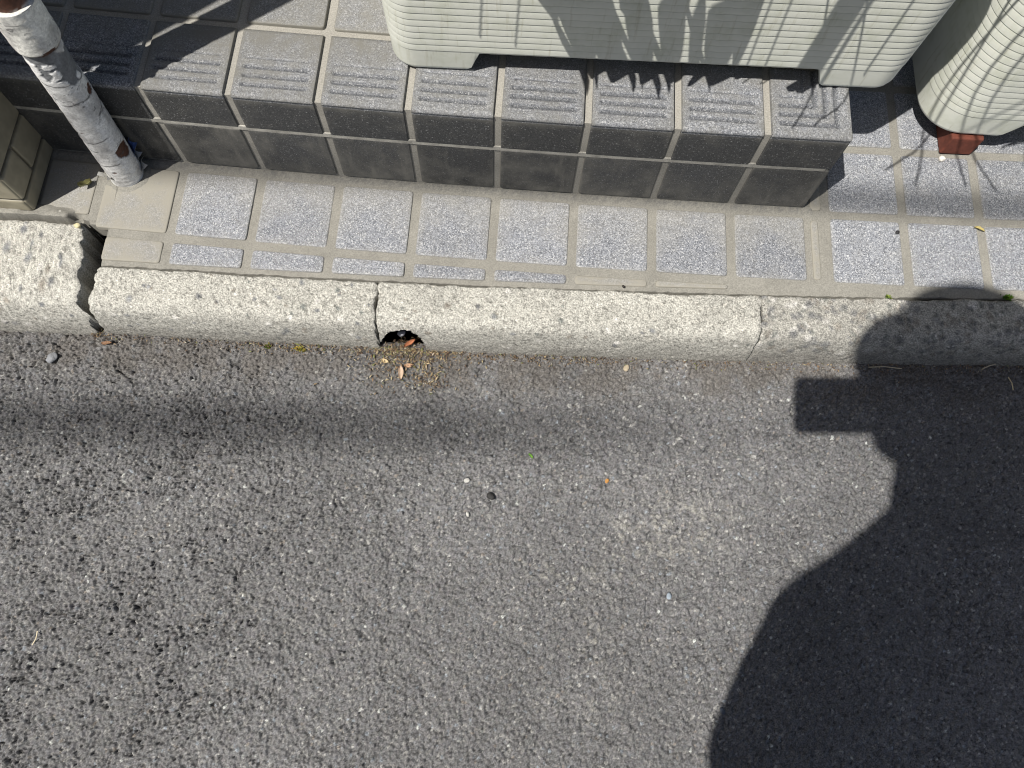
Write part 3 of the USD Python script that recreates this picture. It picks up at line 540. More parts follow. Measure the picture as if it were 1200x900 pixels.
# ---------------------------------------------------------------- plants in the planters (their leaves overhang and shade the fronts)
leafmat = {'g': ('geometry', {}), 'n': ('noise_texture', {'scale': 40.0, 'detail': 5.0}), 'r': ('rgb_ramp', {'ramp': [(0.3, (0.035, 0.075, 0.02)), (0.7, (0.075, 0.13, 0.035))]}),
           'p': ('principled_bsdf', {'roughness': 0.45, 'specular_ior_level': 0.4}), 't': ('translucent_bsdf', {'color': (0.12, 0.2, 0.04)}), 'x': ('mix_closure', {'fac': 0.25})}
look('leaf', leafmat, [('g.position', 'n.vector'), ('n.fac', 'r.fac'), ('r.color', 'p.base_color'), ('p.BSDF', 'x.closure1'), ('t.BSDF', 'x.closure2')], surface='x.closure')
plain('stem', (0.10, 0.12, 0.05), 0.6)
def strap(pts, widths, n=26, bend=0.12):
    """A blade along the points, folded a little along its midrib."""
    pts = np.asarray(pts, float); s = np.r_[0, np.cumsum(np.linalg.norm(np.diff(pts, axis=0), axis=1))]; u = np.linspace(0, s[-1], n)
    from scipy.interpolate import PchipInterpolator as PI_
    c = PI_(s, pts)(u); w = PI_(s, widths)(u)
    t = np.gradient(c, axis=0); t /= np.linalg.norm(t, axis=1, keepdims=True)
    a = np.cross(t, [0, 0.75, 0.66]); a /= np.linalg.norm(a, axis=1, keepdims=True); nn = np.cross(a, t)
    rows = np.stack([c - a * w[:, None] / 2 + nn * (w * bend)[:, None], c, c + a * w[:, None] / 2 + nn * (w * bend)[:, None]], 1)
    low = rows - nn[:, None] * 0.0005
    v = np.vstack([rows.reshape(-1, 3), low.reshape(-1, 3)]); f = tri(grid_faces(n, 3)); return trimesh.Trimesh(v, np.vstack([f, f[:, ::-1] + n * 3]), process=False)
def toward(p, h): return np.asarray(p, float) + h * np.array([-SHADOW[0], -SHADOW[1], 1.0])
PF1 = lambda x: float(bow([x, 0.1535 + 0.030 * (x - 0.0715), 0])[1]) - 0.006
pl = thing('overhanging_plant', bow([0.36, 0.26, 0.31]), 'leafy plant with broad strap leaves hanging over the long planter on the step', 'plant')
def above(q):
    """How far the lowest of the points hangs into the strip of street seen from over the road, in metres."""
    d = np.asarray(q, float) - EYE; w = d @ FWD; return float(np.max((d @ DOWN) / w * 906.07 + 450))
def lifted(make, h, top=-14):
    while above(make(h)) > top and h < 0.6: h += 0.008
    return h
def drooping(tip_x, tip_z, top_x, w, root_x, plant=pl, front=PF1, h0=0.155, hi=0.30, tw=0.3, zr=0.35, yroot=0.10):
    """A leaf that rises from the soil, arches over the rim and hangs so that its shadow lies on the planter's front."""
    h0 = lifted(lambda h: [toward((tip_x, front(tip_x), tip_z), h)], h0)
    a = toward((tip_x, front(tip_x), tip_z), h0); x2 = tip_x + (top_x - tip_x) * 0.5
    b_ = toward((x2, front(x2), tip_z + 0.05), h0 * 1.02); c = toward((top_x, front(top_x), tip_z + 0.10), h0 * 1.02)
    top = c + np.array([0.02, 0.05, 0.035]); root = np.array([root_x, front(root_x) + yroot, zr]); mid = (top + root) / 2 + np.array([0, 0.02, 0.03])
    put('leaf', strap([a, b_, c, top, mid, root], [0.004, w * 0.85, w, w * 0.9, w * 0.6, 0.008]), 'leaf', plant, smooth=True)
for args in ((0.288, 0.168, 0.262, 0.034, 0.33), (0.318, 0.152, 0.292, 0.034, 0.36), (0.352, 0.150, 0.332, 0.026, 0.40), (0.380, 0.160, 0.364, 0.026, 0.42), (0.445, 0.185, 0.440, 0.020, 0.47), (0.405, 0.150, 0.392, 0.014, 0.45), (0.428, 0.155, 0.420, 0.034, 0.46)): drooping(*args)
def ground_leaf(x, y, z, w, root_x, plant=pl, h=0.24, front=PF1):
    """A longer leaf whose tip shades the step below the planter."""
    h = lifted(lambda k: [toward((x, y, z), k)], h)
    a = toward((x, y, z), h); b_ = toward((x - 0.002, y + 0.012, z), h + 0.006); c = toward((x - 0.008, y + 0.05, z), h + 0.035)
    root = np.array([root_x, front(root_x) + 0.09, 0.35]); mid = np.array([(c[0] + root[0]) / 2, front(root_x) + 0.01, 0.45])
    put('leaf', strap([a, b_, c, mid, root], [0.003, w, w * 0.9, w * 0.8, 0.006]), 'leaf', plant, smooth=True)
for args in ((0.291, 0.138, ZN, 0.020, 0.31), (0.303, 0.146, ZN, 0.016, 0.32), (0.344, 0.144, ZN, 0.022, 0.36), (0.354, 0.150, ZN, 0.016, 0.37), (0.372, 0.139, ZN, 0.022, 0.38), (0.384, 0.147, ZN, 0.020, 0.42), (0.43, 0.152, ZN, 0.014, 0.44)): ground_leaf(*args)
def wisp(pts, r=0.0011, plant=pl, h=0.17, root=None):
    """A thin stem whose shadow passes through the given points of the planter's front, the step or the paving."""
    h = lifted(lambda k: [toward(p, k + 0.012 * i) for i, p in enumerate(pts)], h)
    q = [toward(p, h + 0.012 * i) for i, p in enumerate(pts)]
    if root is not None: q += [(q[-1] + np.array(root)) / 2 + np.array([0, 0.0, 0.05]), np.array(root)]
    q = np.array(q); s = np.r_[0, np.cumsum(np.linalg.norm(np.diff(q, axis=0), axis=1))]
    from scipy.interpolate import PchipInterpolator as PI_
    put('stem', tube(PI_(s, q)(np.linspace(0, s[-1], 22)), r, 5), 'stem', plant, smooth=True)
def on_front(x, z, front=PF1): return (x, front(x), z)
wr_ = random.Random(9)
for x, lean, r, z0 in ((0.478, 0.004, 0.0008, 0.17), (0.518, -0.012, 0.0052, 0.155), (0.530, -0.012, 0.0050, 0.15), (0.538, 0.002, 0.0010, 0.17), (0.548, -0.006, 0.0016, 0.165), (0.590, -0.004, 0.0009, 0.18), (0.168, -0.016, 0.0007, 0.215), (0.205, -0.012, 0.0007, 0.205), (0.458, 0.003, 0.0008, 0.17)):
    wisp([on_front(x + lean * k / 3 * -1, z0 + 0.05 * k) for k in range(4)], r, root=(x - 0.02, PF1(x) + 0.09, 0.35))
wisp([(0.545, 0.118, ZN), (0.556, 0.130, ZN), (0.572, 0.142, ZN), (0.585, 0.160, ZN)], 0.0012, root=(0.52, 0.27, 0.35), h=0.25)
wisp([(0.520, 0.112, ZN), (0.532, 0.132, ZN), (0.545, 0.160, ZN)], 0.0011, root=(0.50, 0.27, 0.35), h=0.25)
PF2 = lambda x: float(bow([x, 0.1905 + 0.0057 * (x - 0.73), 0])[1]) - 0.004
pl2 = thing('spindly_plant', bow([0.99, 0.30, 0.2]), 'plant with thin arching stems hanging over the raised right planter', 'plant')
for x, lean, w, z0 in ((0.835, -0.012, 0.012, 0.06), (0.768, -0.03, 0.008, 0.07), (0.80, -0.02, 0.004, 0.075)):
    mk = lambda h: [toward((x - lean * k, PF2(x), z0 + 0.05 * k), h + 0.01 * k) for k in range(4)]
    a = mk(lifted(mk, 0.15))
    put('leaf', strap(a + [a[-1] + np.array([0.03, 0.06, 0.02]), np.array([x + 0.05, PF2(x) + 0.1, 0.25])], [0.003, w, w, w, w * 0.8, 0.004]), 'leaf', pl2, smooth=True)
wisp([on_front(0.835, 0.07, PF2), on_front(0.86, 0.10, PF2), on_front(0.89, 0.13, PF2), on_front(0.92, 0.15, PF2)], 0.0014, pl2, 0.2, (0.96, 0.3, 0.25))
for x, y, dx in ((0.738, 0.150, 0.012), (0.805, 0.155, -0.006), (0.845, 0.150, -0.02), (0.885, 0.135, 0.004), (0.70, 0.17, 0.05)):
    wisp([(x, y, 0), (x + dx * 0.4, y + 0.016, 0), (x + dx, y + 0.04, 0), (x + dx * 1.4, y + 0.07, 0)], 0.0016, pl2, 0.30, (x + 0.06, 0.31, 0.25))
lr = random.Random(4)
for k in range(16):
    for plant, fr, xa, xb, zr in ((pl, PF1, 0.15, 0.56, 0.35), (pl2, PF2, 0.80, 1.2, 0.25)):
        x = xa + (xb - xa) * (k + 0.5) / 16; root = np.array([x, fr(x) + 0.10 + lr.uniform(-0.03, 0.03), zr]); d = np.array([lr.uniform(-0.08, 0.08), lr.uniform(0.0, 0.10), lr.uniform(0.16, 0.30)])
        put('leaf', strap([root, root + d * 0.5 + np.array([0, 0, 0.03]), root + d, root + d * 1.25 - np.array([0, 0, 0.05])], [0.006, 0.018, 0.014, 0.003]), 'leaf', plant, smooth=True)

# ---------------------------------------------------------------- cables over the street (their soft shadows lie on the road and the paving)
plain('cable_sheath', (0.03, 0.03, 0.03), 0.5)
def cable(label, y_shadow, z_shadow, slope, H, r, thick=None, rt=0.0):
    c0 = np.array([0.1, y_shadow, z_shadow]) + H * np.array([-SHADOW[0], -SHADOW[1], 1.0]); d = np.array([1, slope, 0.0])
    t = thing('overhead_cable', c0, label, 'cable')
    put('cable', tube([c0 + d * s for s in np.linspace(-16, 16, 9)], r, 8), 'cable_sheath', t, smooth=True)
    if thick:
        a, b_ = thick; pts = np.array([c0 + d * s for s in np.linspace(a - 0.1, b_ - 0.1, 12)]); rr = rt * np.interp(np.linspace(0, 1, 12), [0, 0.08, 0.7, 0.85, 1], [0.3, 1, 1, 0.75, 0.25])
        put('splice_closure', tube(pts, rr, 12), 'cable_sheath', t, smooth=True)
cable('black cable with a thick splice sleeve strung high above the road', -0.205, ROAD, 0.05, 7.0, 0.005, (-1.6, 0.52), 0.017)
cable('plain black cable strung high above the paved strip', 0.112, 0, 0.02, 5.0, 0.014)

# ---------------------------------------------------------------- litter, pebbles and small plants
serial = []
def pebble(name, x, y, z, size, color, label, cat='pebble', seed=0, flat=0.6, rough=0.7, group=None):
    s = trimesh.creation.icosphere(2); v = np.array(s.vertices); v *= (0.8 + 0.45 * meshkit.noise(v * 1.6 + 5, seed))[:, None] * np.array([1, 0.75, flat]) * size / 2
    an = seed * 1.3; R = np.array([[math.cos(an), -math.sin(an), 0], [math.sin(an), math.cos(an), 0], [0, 0, 1]]); v = v @ R.T; v[:, 2] -= v[:, 2].min() + size * 0.06
    serial.append(1); mat = f'{name}_stone_{len(serial)}'; plain(mat, color, rough, var=0.25, scale=250, bump=0.4, bscale=900)
    put(name, (v + [x, y, z], s.faces), mat, smooth=True, label=label, cat=cat, group=group)
RZ = ROAD + 0.0004
pebble('pebble', 0.3542, -0.2551, RZ, 0.0062, (0.45, 0.22, 0.06), 'tiny orange pebble lying on the open grey road', seed=1)
pebble('pebble', 0.2151, -0.2835, RZ, 0.0105, (0.022, 0.021, 0.020), 'small black oval pebble alone in the middle of the road', seed=2)
pebble('pebble', -0.3450, -0.1478, RZ, 0.0145, (0.19, 0.195, 0.205), 'light grey stone on the road below the cracked left kerb stone', seed=3, flat=0.45)
pebble('pebble', 0.1893, -0.3068, RZ, 0.0058, (0.45, 0.44, 0.4), 'white chip of stone just left of the black oval pebble', seed=4)
pebble('pebble', 0.1850, -0.2660, RZ, 0.0070, (0.42, 0.41, 0.38), 'pale chip of stone above and left of the black oval pebble', seed=5, flat=0.3)
pebble('pebble', 0.4300, -0.3850, RZ, 0.0075, (0.25, 0.29, 0.33), 'bluish grey flat chip bedded in the road near the person shadow', seed=6, flat=0.3)
pebble('pebble', 0.7755, 0.1915, 0.0, 0.0085, (0.62, 0.58, 0.52), 'white pebble against the corner of the terracotta brick', seed=7, flat=0.9)
pebble('pebble', 0.7075, 0.0785, 0.0, 0.0060, (0.02, 0.02, 0.022), 'black grain in the joint between two paving tiles right of the step', seed=8)
pebble('pebble', 0.3600, -0.0235, 0.0, 0.0042, (0.03, 0.025, 0.022), 'dark speck on the narrow tile strip along the kerb', seed=9)
pebble('pebble', 0.0865, -0.0835, RZ + 0.002, 0.0110, (0.36, 0.36, 0.38), 'smooth grey pebble inside the weep hole of the kerb', seed=10)
pebble('pebble', -0.3185, 0.0062, 0.001, 0.0085, (0.55, 0.49, 0.30), 'yellowish crumb of mortar at the head of the wide kerb gap', seed=12, flat=0.7)
pebble('pebble', 0.3750, -0.1085, RZ, 0.0095, (0.36, 0.30, 0.21), 'tan chip at the foot of the kerb in the middle of its length', seed=13, flat=0.4)
pebble('pebble', 0.49, -0.505, RZ, 0.0070, (0.07, 0.08, 0.10), 'dark slate chip in the road low in front of the person shadow', seed=14, flat=0.3)
pebble('pebble', -0.345, 0.023, 0.0015, 0.006, (0.62, 0.60, 0.54), 'white crumb beside the corner of the tiled pillar', seed=15)
def dry_leaf(x, y, z, l, w, ang, color, label, lift=0.004, seed=0, cat='leaf'):
    n = 12; s = np.linspace(0, 1, n); c, s_ = math.cos(ang), math.sin(ang); rows = []
    for t in s:
        ww = w * math.sin(PI * min(t * 0.92 + 0.06, 1)) ** 0.8 / 2; curl = lift * (0.4 + math.sin(t * 3 + seed))
        for k in (-1, -0.5, 0, 0.5, 1):
            lx, ly = (t - 0.5) * l, k * ww + 0.08 * l * math.sin(t * 2.5 + seed); rows.append((x + lx * c - ly * s_, y + lx * s_ + ly * c, z + 0.0012 + max(0, curl) * 0.6 + abs(k) ** 1.5 * lift * 0.8 + 0.0006 * math.sin(t * 20 + k * 5)))
    rows = np.array(rows); v = np.vstack([rows, rows - [0, 0, 0.0004]]); f = tri(grid_faces(n, 5)); f = np.vstack([f[:, ::-1], f + n * 5])
    tone = np.array(color) * (0.75 + 0.5 * meshkit.fbm(v * 220, 3, seed))[:, None]
    put('dry_leaf' if cat == 'leaf' else cat, (v, f), 'leafy', smooth=True, tint=tone, label=label, cat=cat)
dry_leaf(0.0905, -0.1370, RZ, 0.018, 0.007, -1.35, (0.44, 0.33, 0.24), 'pale tan dry leaf lying on the road below the weep hole', seed=1)
dry_leaf(0.0985, -0.0975, RZ + 0.004, 0.017, 0.006, 0.95, (0.36, 0.15, 0.075), 'reddish brown dry leaf poking out of the weep hole', seed=2)
dry_leaf(0.0995, -0.1255, RZ, 0.011, 0.006, 0.3, (0.42, 0.27, 0.17), 'small pinkish brown leaf just in front of the weep hole', seed=3)
dry_leaf(0.0700, -0.1220, RZ, 0.010, 0.006, -0.5, (0.50, 0.40, 0.24), 'small yellowish leaf left of the tan leaf by the weep hole', seed=4)
dry_leaf(-0.2820, -0.1235, RZ, 0.014, 0.005, -0.1, (0.20, 0.11, 0.06), 'narrow brown leaf at the foot of the kerb beside the wide gap', seed=5, lift=0.002)
dry_leaf(0.2600, -0.2310, RZ, 0.008, 0.003, -0.9, (0.12, 0.26, 0.03), 'tiny green leaf fragment on the road right of the black pebble', seed=6, lift=0.001)
dry_leaf(0.8135, 0.0905, 0.0, 0.014, 0.004, -0.25, (0.40, 0.33, 0.13), 'narrow yellow leaf lying in the joint right of the step', seed=7, lift=0.002)
dry_leaf(-0.3205, 0.0640, 0.0, 0.016, 0.009, 1.2, (0.20, 0.19, 0.08), 'curled dull green leaf in the shade left of the pipe post', seed=8, lift=0.008)
def straw(pts, r, color, label):
    serial.append(1); m = f'straw_stalk_{len(serial)}'; plain(m, color, 0.7); put('straw', tube(pts, r, 5), m, smooth=True, label=label, cat='straw')
kf = lambda x: float(bow([x, kerb_front(x), 0])[1])
straw([(0.685, kf(0.685) - 0.003, RZ + 0.003), (0.705, kf(0.705) - 0.002, RZ + 0.0035), (0.728, kf(0.728) - 0.004, RZ + 0.002)], 0.0006, (0.55, 0.48, 0.33), 'long pale straw lying along the shaded foot of the kerb')
straw([(0.865, -0.085, RZ + 0.002), (0.868, -0.093, RZ + 0.003), (0.869, -0.102, RZ + 0.002)], 0.0007, (0.6, 0.5, 0.3), 'short upright straw at the right end of the gutter shade')
straw([(0.833, kf(0.833) - 0.003, RZ + 0.002), (0.842, kf(0.84) + 0.001, RZ + 0.004), (0.848, kf(0.848) + 0.002, RZ + 0.006)], 0.0008, (0.45, 0.40, 0.3), 'bent straw leaning on the shaded kerb face')
straw([(-0.283, -0.485, RZ + 0.002), (-0.280, -0.478, RZ + 0.003), (-0.281, -0.470, RZ + 0.002)], 0.0007, (0.6, 0.52, 0.36), 'short curved straw on the lower left of the road')
# strewn bits of dead grass and seed husks around the weep hole
r = np.random.default_rng(77); parts = []; cols = []
TON = np.array([[0.40, 0.33, 0.20], [0.30, 0.22, 0.13], [0.20, 0.13, 0.075], [0.09, 0.06, 0.04], [0.20, 0.21, 0.08], [0.48, 0.44, 0.35]])
for k in range(3200):
    if k < 1000: x, y = 0.095 + r.normal(0, 0.035), kerb_front(0.09) - abs(r.normal(0, 0.024)) + 0.004
    else: x = r.uniform(-0.30, 0.90) if k % 3 else r.uniform(-0.12, 0.35); y = kerb_front(x) - abs(r.normal(0, 0.007)) + 0.002
    if k > 2900: x, y = 0.0905 + r.normal(0, 0.012), kerb_front(0.09) + abs(r.normal(0.004, 0.007))
    if 2750 < k <= 2900: x, y = -0.297 + r.normal(0, 0.004), -0.125 + abs(r.normal(0, 0.015))
    if r.random() < 0.06: x, y = 0.125 + r.normal(0, 0.012), -0.145 + r.normal(0, 0.006)
    l = r.uniform(0.0015, 0.0065) * (0.7 if k > 500 else 1); w = l * r.uniform(0.12, 0.4); an = r.uniform(0, PI); c, s_ = math.cos(an), math.sin(an); up = r.uniform(0.0, 0.0025)
    q = np.array([[-l / 2, 0, 0], [0, -w / 2, up], [l / 2, 0, up * r.uniform(-0.2, 1.2)], [0, w / 2, up * 0.7], [0, 0, up + w * 0.3]]); q = q @ np.array([[c, s_, 0], [-s_, c, 0], [0, 0, 1]]) + [x, y + 0.0276 * (x - 0.2667) ** 2, RZ + 0.0008 + r.uniform(0, 0.0015)]
    parts.append((q, np.array([[0, 1, 4], [1, 2, 4], [2, 3, 4], [3, 0, 4], [0, 3, 1], [1, 3, 2]]))); cols.append(np.repeat(TON[[r.choice(6, p=[0.24, 0.22, 0.2, 0.16, 0.1, 0.08] if k < 1000 else [0.08, 0.17, 0.30, 0.33, 0.06, 0.06])]] * r.uniform(0.7, 1.1), 5, 0))
V = np.vstack([p[0] for p in parts]); F = np.vstack([p[1] + 5 * i for i, p in enumerate(parts)])
put('plant_debris', (V, F), 'leafy', kind='stuff', label='bits of dead grass and husks strewn along the gutter by the weep hole', cat='debris', tint=np.vstack(cols))
def moss(x, y, z, size, n, seed, colr, label):
    r = np.random.default_rng(seed); vs, fs, cs = [], [], []
    for k in range(n):
        a, d = r.uniform(0, 2 * PI), size * abs(r.normal(0, 0.45)); px, py = x + d * math.cos(a), y + d * 0.45 * math.sin(a); l = r.uniform(0.0015, 0.0042); b_ = r.uniform(0, 2 * PI); lean = r.uniform(0.2, 1.2)
        tip = np.array([math.cos(b_) * l * lean, math.sin(b_) * l * lean, l]); sd = np.array([-math.sin(b_), math.cos(b_), 0]) * l * 0.22; o = np.array([px, py, z])
        vs.append([o - sd, o + sd, o + tip * 0.6 + sd, o + tip, o + tip * 0.6 - sd]); fs.append(np.array([[0, 1, 2], [0, 2, 4], [4, 2, 3]]) + 5 * k); cs.append(np.tile(np.array(colr) * r.uniform(0.6, 1.3) * np.array([r.uniform(0.8, 1.5), 1, 1]), (5, 1)))
    put('moss_tuft', (np.vstack(vs), np.vstack(fs)), 'leafy', label=label, cat='moss', tint=np.vstack(cs))
moss(0.838, float(bow([0.838, kerb_back(0.838) + 0.003, 0])[1]), -0.001, 0.0075, 170, 1, (0.07, 0.16, 0.012), 'bright green cushion of moss behind the shaded end of the kerb')
moss(-0.0400, kf(-0.04) - 0.004, RZ, 0.012, 130, 2, (0.24, 0.24, 0.05), 'yellow green weed tuft at the foot of the kerb left of the weep hole')
moss(-0.0800, kf(-0.08) - 0.003, RZ, 0.005, 60, 3, (0.12, 0.15, 0.03), 'tiny green moss tuft further left along the foot of the kerb')
moss(0.688, float(bow([0.688, kerb_back(0.688) + 0.002, 0])[1]), -0.001, 0.003, 30, 4, (0.12, 0.2, 0.04), 'speck of moss in the crack at the edge of the head shadow')

# ---------------------------------------------------------------- the photographer (outside the frame) and the phone
plain('hat_cloth', (0.20, 0.18, 0.14), 0.9, var=0.15, scale=200); plain('skin', (0.50, 0.33, 0.25), 0.5, var=0.06); plain('coat_cloth', (0.045, 0.05, 0.065), 0.85, var=0.2, scale=200); plain('trouser_cloth', (0.07, 0.07, 0.075), 0.85); plain('hair', (0.018, 0.014, 0.012), 0.45, var=0.3, scale=120); plain('shoe_leather', (0.03, 0.028, 0.027), 0.4); plain('eye_white', (0.75, 0.75, 0.73), 0.2, var=0.02); plain('dark_iris', (0.03, 0.02, 0.015), 0.2); plain('lip', (0.38, 0.16, 0.14), 0.5)
plain('phone_case', (0.02, 0.02, 0.022), 0.35); plain('phone_glass', (0.012, 0.012, 0.014), 0.08)
def blob(bones, fine=0.012, it=12, sub=None):
    parts = []
    for (a, ra), (b_, rb) in bones: parts.append(m3.Manifold.batch_hull([m3.Manifold.sphere(ra, 20).translate(tuple(a)), m3.Manifold.sphere(rb, 20).translate(tuple(b_))]))
    m = parts[0]
    for q in parts[1:]: m = m + q
    v, f, _ = meshkit.arrays(m.refine_to_length(fine)); t = trimesh.Trimesh(v, f); trimesh.smoothing.filter_taubin(t, 0.5, -0.52, it); return t
G0 = ROAD
hd = np.array([0.217, -0.604, G0 + 1.425])             # head, bent over the phone
neck = np.array([0.245, -0.735, G0 + 1.245]); chest = np.array([0.27, -0.81, G0 + 1.10]); belly = np.array([0.29, -0.88, G0 + 0.95]); hip = np.array([0.31, -0.95, G0 + 0.80])
shL, shR = np.array([0.140, -0.805, G0 + 1.165]), np.array([0.435, -0.735, G0 + 1.262])
elL, elR = np.array([0.150, -0.875, G0 + 0.930]), np.array([0.555, -0.66, G0 + 1.09])
# phone frame: width along the camera's right, height along the camera's down, screen towards the face
back_c = EYE - FWD * 0.0045
PHW, PHH, PHT = 0.147, 0.072, 0.008
def ph(u, v, w): return back_c + RIGHT * u + DOWN * v - FWD * w       # u, v from the lens
u0, v0 = -0.0125, -0.0125
wrR = ph(0.168, 0.060, 0.040); palmR = ph(0.146, 0.042, 0.022)
wrL = np.array([0.215, -0.755, G0 + 0.905]); palmL = np.array([0.272, -0.725, G0 + 0.915])
person = thing('person', (0.25, -0.85, G0), 'person in a dark coat and cloth sun hat bending over a phone held low', 'person')
fwd = np.array([0.0, 0.78, -0.62]); fwd /= np.linalg.norm(fwd); upv = np.cross([1, 0, 0], fwd); rt = np.array([1.0, 0, 0])
def hp(r_, u_, f_): return hd + rt * r_ + upv * u_ + fwd * f_
skin = [((neck, 0.052), (hp(0, -0.06, -0.01), 0.05)), ((hp(0, 0.02, -0.005), 0.079), (hp(0, 0.025, -0.018), 0.082)), ((hp(0, -0.03, 0.03), 0.062), (hp(0, -0.085, 0.055), 0.034)), ((hp(0, 0.0, 0.046), 0.056), (hp(0, 0.03, 0.036), 0.054)),
        ((hp(0, -0.005, 0.094), 0.009), (hp(0, -0.032, 0.112), 0.012)), ((hp(-0.014, -0.036, 0.10), 0.009), (hp(0.014, -0.036, 0.10), 0.009)), ((hp(-0.022, -0.06, 0.084), 0.009), (hp(0.022, -0.06, 0.084), 0.009))]
for s in (-1, 1): skin += [((hp(s * 0.083, -0.01, -0.01), 0.014), (hp(s * 0.086, -0.035, -0.005), 0.010)), ((hp(s * 0.035, 0.022, 0.094), 0.013), (hp(s * 0.02, 0.022, 0.098), 0.012))]
def limb(pts, rad): return [((pts[i], rad[i]), (pts[i + 1], rad[i + 1])) for i in range(len(pts) - 1)]
skin += limb([neck, chest, belly, hip], [0.055, 0.075, 0.075, 0.085]) + limb([shL, elL, wrL], [0.045, 0.036, 0.024]) + limb([shR, elR, wrR], [0.045, 0.036, 0.024]) + limb([neck, shL], [0.055, 0.045]) + limb([neck, shR], [0.055, 0.045])
feet = [np.array([0.22, -0.93, G0 + 0.07]), np.array([0.40, -0.93, G0 + 0.07])]; knees = [np.array([0.23, -0.915, G0 + 0.43]), np.array([0.39, -0.915, G0 + 0.43])]
for s in (0, 1): skin += limb([hip + rt * (s * 2 - 1) * 0.08, knees[s], feet[s]], [0.070, 0.055, 0.040]) + limb([feet[s] - [0, 0, 0.03], feet[s] + [0, 0.13, -0.045]], [0.035, 0.022])
# right hand wrapped round the end of the phone: palm behind the edge, fingers over the lens side, thumb on the screen
skin += [((wrR, 0.022), (palmR, 0.021)), ((palmR, 0.020), (ph(0.142, 0.020, 0.014), 0.015)), ((palmR, 0.019), (ph(0.140, 0.052, 0.014), 0.014))]
for k, (vv_, le) in enumerate(((0.012, 0.92), (0.030, 1.0), (0.047, 0.95), (0.062, 0.78))):
    a = ph(0.146, vv_, 0.010); b_ = ph(0.1455, vv_ - 0.001, -0.0085); c = ph(0.146 - 0.020 * le, vv_ - 0.003, -0.0095); d = ph(0.146 - 0.038 * le, vv_ - 0.004, -0.0088)
    skin += limb([a, b_, c, d], [0.0095, 0.0088, 0.0082, 0.0072])
skin += limb([ph(0.148, 0.05, 0.024), ph(0.128, 0.046, 0.022), ph(0.102, 0.036, 0.0185)], [0.013, 0.0105, 0.0085])
# left hand laid on the belly
dl = (palmL - wrL) / np.linalg.norm(palmL - wrL); ul = np.array([0, 0, 1.0])
skin += [((wrL, 0.022), (palmL - dl * 0.01, 0.021)), ((palmL + ul * 0.022, 0.013), (palmL - ul * 0.022, 0.013))]
for k, le in enumerate((0.9, 1.0, 0.95, 0.75)):
    o = palmL + ul * (0.027 - 0.018 * k); skin += limb([o, o + dl * 0.030 * le + [0, 0.003, 0], o + dl * 0.052 * le + [0, -0.001, -0.002], o + dl * 0.070 * le + [0, -0.008, -0.004]], [0.0105, 0.009, 0.0083, 0.0073])
skin += limb([palmL - dl * 0.02 + ul * 0.022, palmL + ul * 0.045, palmL + dl * 0.022 + ul * 0.055], [0.013, 0.0105, 0.0085])
put('body', blob(skin, 0.008, 8), 'skin', person, smooth=True)
coat = limb([neck + [0, -0.015, -0.02], chest + [0, -0.02, 0.02], belly, hip, hip - [0, 0.0, 0.16]], [0.076, 0.115, 0.115, 0.125, 0.135]) + limb([neck + [0, -0.02, -0.02], shL + [0.012, 0, 0]], [0.070, 0.056]) + limb([neck + [0, -0.02, -0.02], shR - [0.012, 0, 0]], [0.075, 0.066])
coat += limb([chest + [-0.07, 0, 0.0], belly + [-0.07, 0, 0], hip + [-0.07, 0, -0.15]], [0.085, 0.085, 0.10]) + limb([chest + [0.07, 0, 0], belly + [0.07, 0, 0], hip + [0.07, 0, -0.15]], [0.085, 0.085, 0.10])
coat += limb([shL, elL, wrL - dl * 0.02], [0.058, 0.052, 0.042]) + limb([shR, elR, wrR + (elR - wrR) / np.linalg.norm(elR - wrR) * 0.03], [0.068, 0.058, 0.040])
put('coat', blob(coat, 0.016, 10), 'coat_cloth', person, smooth=True)
tro = []
for s in (0, 1): tro += limb([hip + rt * (s * 2 - 1) * 0.08 - [0, 0, 0.05], knees[s], feet[s] + [0, 0, 0.04]], [0.095, 0.07, 0.058])
put('trousers', blob(tro, 0.02, 8), 'trouser_cloth', person, smooth=True)
for s in (0, 1): put('shoe', blob(limb([feet[s] - [0, 0.035, 0.030], feet[s] + [0, 0.04, -0.028], feet[s] + [0, 0.135, -0.042]], [0.042, 0.043, 0.030]), 0.012, 5), 'shoe_leather', person, smooth=True)
hairb = [((hp(0, 0.02, -0.022), 0.085), (hp(0, 0.02, 0.0), 0.082)), ((hp(0, 0.0, -0.05), 0.088), (hp(0, -0.07, -0.055), 0.066))]
for s in (-1, 1): hairb += [((hp(s * 0.05, 0.02, -0.02), 0.060), (hp(s * 0.056, -0.070, -0.015), 0.030)), ((hp(s * 0.05, 0.030, 0.030), 0.030), (hp(s * 0.066, 0.0, 0.035), 0.022))]
put('hair', blob(hairb, 0.010, 6), 'hair', person, smooth=True)
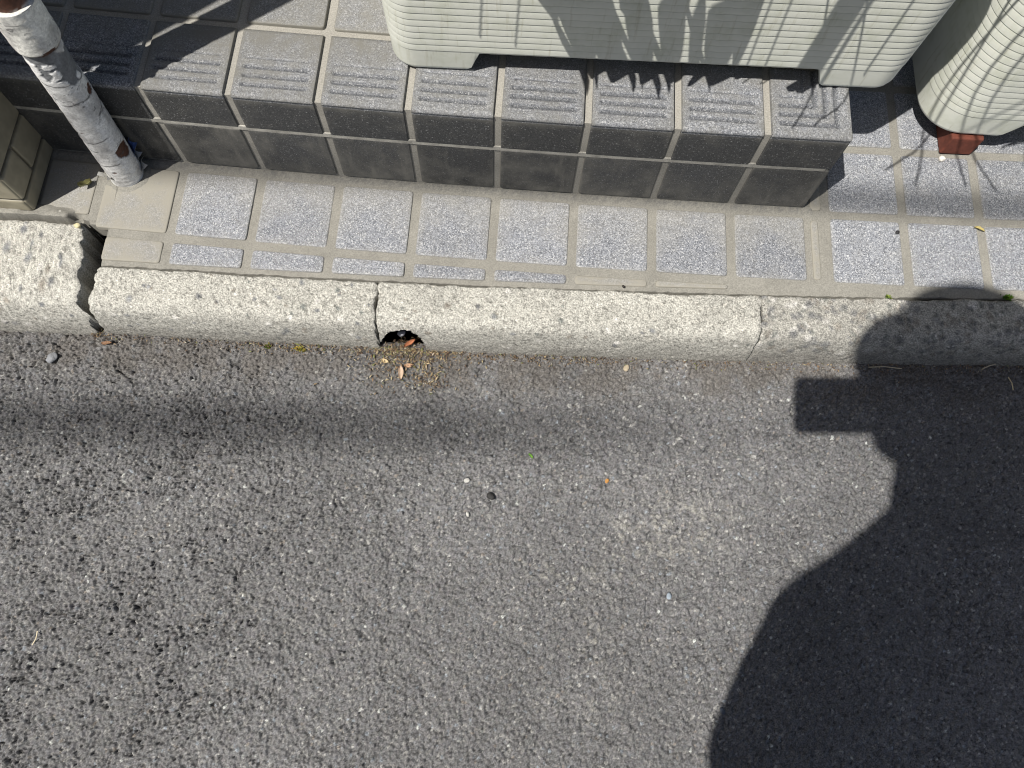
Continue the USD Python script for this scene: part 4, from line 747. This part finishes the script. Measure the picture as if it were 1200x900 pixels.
for s in (-1, 1):
    e = trimesh.creation.icosphere(2, 0.0125); e.apply_translation(hp(s * 0.030, 0.006, 0.0895)); ep = put('eye', e, 'eye_white', person, smooth=True)
    i_ = trimesh.creation.icosphere(2, 0.006); i_.apply_translation(hp(s * 0.030, 0.004, 0.0972)); put('iris', i_, 'dark_iris', ep, smooth=True)
    put('eyebrow', tube([hp(s * 0.018, 0.028, 0.108), hp(s * 0.034, 0.032, 0.106), hp(s * 0.050, 0.026, 0.096)], 0.003, 6), 'hair', person, smooth=True)
hc = hp(0, 0.048, -0.010); pr_ = [(0.0, 0.082), (0.040, 0.080), (0.070, 0.070), (0.088, 0.050), (0.0955, 0.025), (0.098, 0.0), (0.099, -0.012), (0.110, -0.020), (0.126, -0.026), (0.127, -0.029), (0.110, -0.023), (0.096, -0.014), (0.095, 0.0), (0.0925, 0.025), (0.085, 0.048), (0.0, 0.078)]
hat = trimesh.creation.revolve(np.array(pr_[::-1]), sections=48); hat.apply_transform(trimesh.transformations.rotation_matrix(-0.52, [1, 0, 0])); hat.apply_translation(hc); put('sun_hat', hat, 'hat_cloth', person, smooth=True)
put('lips', tube([hp(-0.022, -0.060, 0.088), hp(0, -0.0585, 0.0945), hp(0.022, -0.060, 0.088)], [0.003, 0.005, 0.003], 8), 'lip', person, smooth=True)
phone = thing('smartphone', ph(u0 + PHW / 2, v0 + PHH / 2, PHT / 2), 'black smartphone held flat in landscape above the road', 'phone')
def slab(ua, ub, va, vb, wa, wb, r):
    c = [m3.Manifold.cylinder(wb - wa, r, r, 20).translate((u, v, wa)) for u in (ua + r, ub - r) for v in (va + r, vb - r)]
    vv, f, _ = meshkit.arrays(m3.Manifold.batch_hull(c)); return np.array([ph(*p) for p in vv]), f
put('body', slab(u0, u0 + PHW, v0, v0 + PHH, 0.0, PHT, 0.010), 'phone_case', phone, smooth=False)
put('screen', slab(u0 + 0.003, u0 + PHW - 0.003, v0 + 0.003, v0 + PHH - 0.003, PHT, PHT + 0.0006, 0.008), 'phone_glass', phone)
put('lens', slab(-0.004, 0.004, -0.004, 0.004, -0.0012, 0.0004, 0.0035), 'phone_glass', phone)
put('lens', slab(0.012, 0.020, -0.004, 0.004, -0.0012, 0.0004, 0.0035), 'phone_glass', phone)
